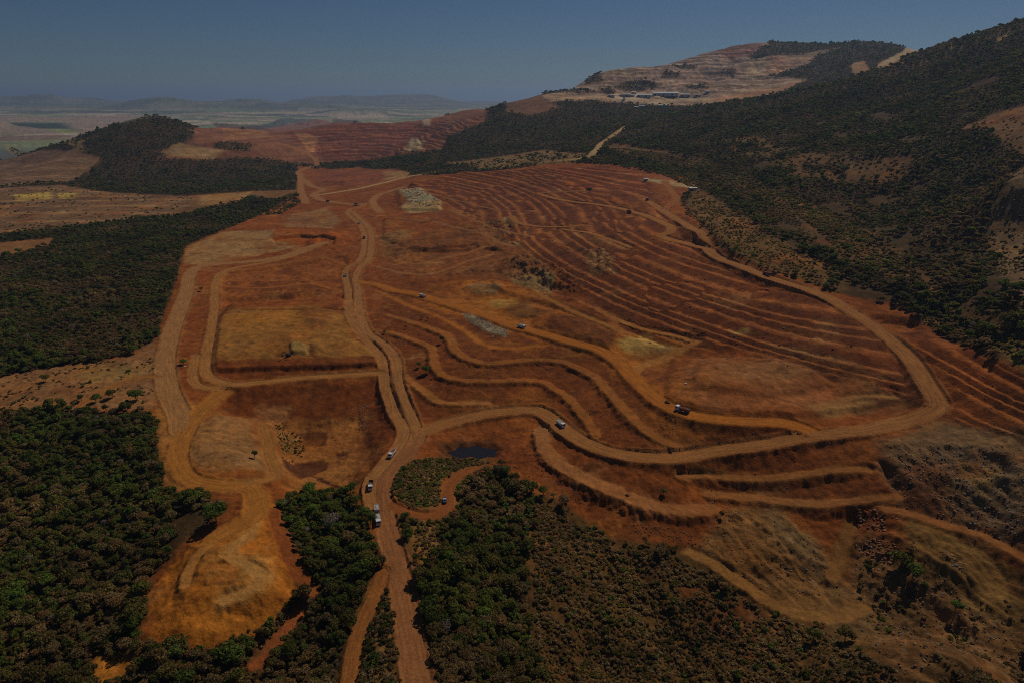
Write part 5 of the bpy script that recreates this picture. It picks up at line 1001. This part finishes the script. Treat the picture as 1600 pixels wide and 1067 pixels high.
# ------------------------------------------------------------------ lone trees, bushes and boulders
def lone(u, v, kd, s, label, cat='tree', name='tree', zs=1.0):
    p = on_surface(u, v); t = thing(name, label, cat, p, random.uniform(0, 6), None, s); t.scale = (s, s, s * zs)
    for nm, me in zip(('crown', 'trunk'), NEAR[kd]): part(nm, me, t)
for a in [
 (692, 536, 'green_c', .95, 'dark tree standing alone on the upper wave-shaped bench'), (667, 583, 'green_b', 1.0, 'largest dark bush of the clump on the slope right of the main road'), (656, 574, 'green_a', .75, 'left bush of the dark clump right of the main road'), (667, 568, 'green_c', .6, 'topmost small bush of the dark clump right of the main road'),
 (678, 589, 'green_c', .4, 'smallest bush below the dark clump right of the main road'), (635, 514, 'green_c', .5, 'small dark bush left of the lone tree on the bench'), (668, 501, 'green_c', .45, 'small dark bush above the lone tree, right of a pair'), (659, 499, 'olive_a', .45, 'small olive bush above the lone tree, left of a pair'), (601, 521, 'olive_a', .5, 'small bush at the edge of the main road by the bend'),
 (287, 570, 'green_b', .85, 'lone dark bush between the outer and inner left roads'), (315, 455, 'olive_a', .8, 'grey-green bush beside the upper left road'), (209, 552, 'green_b', 1.2, 'rounded green bush on the bare ground below the left forest'), (72, 595, 'olive_b', 1.1, 'olive bush on bare ground near the left edge'),
 (338, 815, 'green_b', 1.7, 'big rounded dark green tree by the orange dump road'), (312, 780, 'lime', .9, 'bright green-topped tree at the forest corner by the dump road'), (213, 625, 'green_b', 1.35, 'big dark bush at the right end of the hedge row'), (176, 622, 'green_a', 1.1, 'green tree in the middle of the hedge row'), (150, 628, 'green_b', 1.0, 'wide green bush in the hedge row'), (128, 627, 'green_c', .9, 'green bush left of centre in the hedge row'), (95, 632, 'olive_b', 1.0, 'brownish bush at the left end of the hedge row'), (398, 716, 'green_c', .8, 'small green bush on the rim of the bowl track'),
 (516, 830, 'pale', 1.8, 'pale leafless tree standing out of the thicket left of the main road'), (1126, 809, 'green_c', .6, 'single dark bush at the end of the pink bench'), (1037, 772, 'olive_a', .55, 'small bush on the upper edge of the pink bench'), (1408, 885, 'green_b', 1.3, 'large dark bush among red boulders at lower right'), (1425, 905, 'green_a', 1.2, 'dark bush just below the boulder-side bush at lower right'), (1492, 955, 'lime', .95, 'bright green bush on the lower right slope'), (1270, 1000, 'green_a', 1.0, 'dark bush under the tan bowl at lower right'), (1320, 1000, 'olive_a', 1.1, 'olive bush under the tan bowl, right of the dark one'), (1590, 465, 'green_b', 1.9, 'dense dark tree at the right edge on grey slope'), (1575, 515, 'green_b', 1.9, 'broad dark tree at the right edge above the terraces'), (1540, 530, 'green_a', 1.7, 'dark tree left of the broad one above the terraces'),
 (245, 1030, 'green_c', 1.3, 'young dark tree at the foot of the orange heap'), (228, 1045, 'green_a', 1.1, 'dark tree left of the young tree under the orange heap'), (365, 1035, 'green_b', 1.35, 'bushy dark tree below the right foot of the heap'), (1310, 690, 'olive_a', .01, '') ]:
    if a[3] > .05: lone(*a, cat='bush' if 'bush' in a[4] and 'bushy' not in a[4] else 'tree', name='bush' if 'bush' in a[4] and 'bushy' not in a[4] else 'tree')
def boulder(u, v, s, label, me, sc=(1, 1, 1)):
    p = on_surface(u, v); o = bpy.data.objects.new('boulder', me); COL.objects.link(o); o.location = (p[0], p[1], p[2] + s * .2); o.scale = (s * sc[0], s * sc[1], s * sc[2]); o.rotation_euler = (random.uniform(-.3, .3), random.uniform(-.3, .3), random.uniform(0, 6)); o['label'] = label; o['category'] = 'boulder'
M_ROCKW = plain('white_rock', (.72, .68, .62), .8, .2, vary=.1); rw = rock_mesh('white', 8, M_ROCKW)
boulder(1071, 600, .9, 'small white boulder on the edge of the pit floor heap', rw); boulder(357, 445, 1.1, 'white boulder beside the inner left road', rw); boulder(289, 573, .7, 'white stone under the lone bush between the left roads', rw); boulder(770, 527, .8, 'white block on the lower edge of the grey rubble heap', rw)
boulder(1043, 629, 1.9, 'dark red mound on the edge of the pit ramp', rock_mesh('dark', 9, plain('dark_earth', (.09, .035, .02), .95, .1)), (1.3, .9, .6)); boulder(980, 774, 1.1, 'reddish boulder lying on the pink bench', PROTO['rock_red'])
HAZE_DENSITY = 5.6e-5
# ------------------------------------------------------------------ haze
HZ0, HZ1 = float(GZ.min()) - 1.5, float(max(GZ.max(), CAMZ)) + 25
bm = bmesh.new(); bmesh.ops.create_cube(bm, size=1.0)
me = bpy.data.meshes.new('haze'); bm.to_mesh(me); bm.free()
hz = bpy.data.objects.new('haze', me); COL.objects.link(hz)
hz.scale = (130000, 130000, HZ1 - HZ0); hz.location = (0, 0, (HZ0 + HZ1) / 2)
hz['kind'] = 'stuff'; hz['label'] = 'thin bluish haze over the far plain'
hm = bpy.data.materials.new('haze_air'); hm.use_nodes = True; nt = hm.node_tree
nt.nodes.remove(nt.nodes['Principled BSDF'])
pv = nt.nodes.new('ShaderNodeVolumePrincipled'); pv.inputs['Color'].default_value = (.52, .71, 1.0, 1); pv.inputs['Density'].default_value = HAZE_DENSITY; pv.inputs['Anisotropy'].default_value = 0.35
nt.links.new(pv.outputs[0], nt.nodes['Material Output'].inputs['Volume']); me.materials.append(hm)
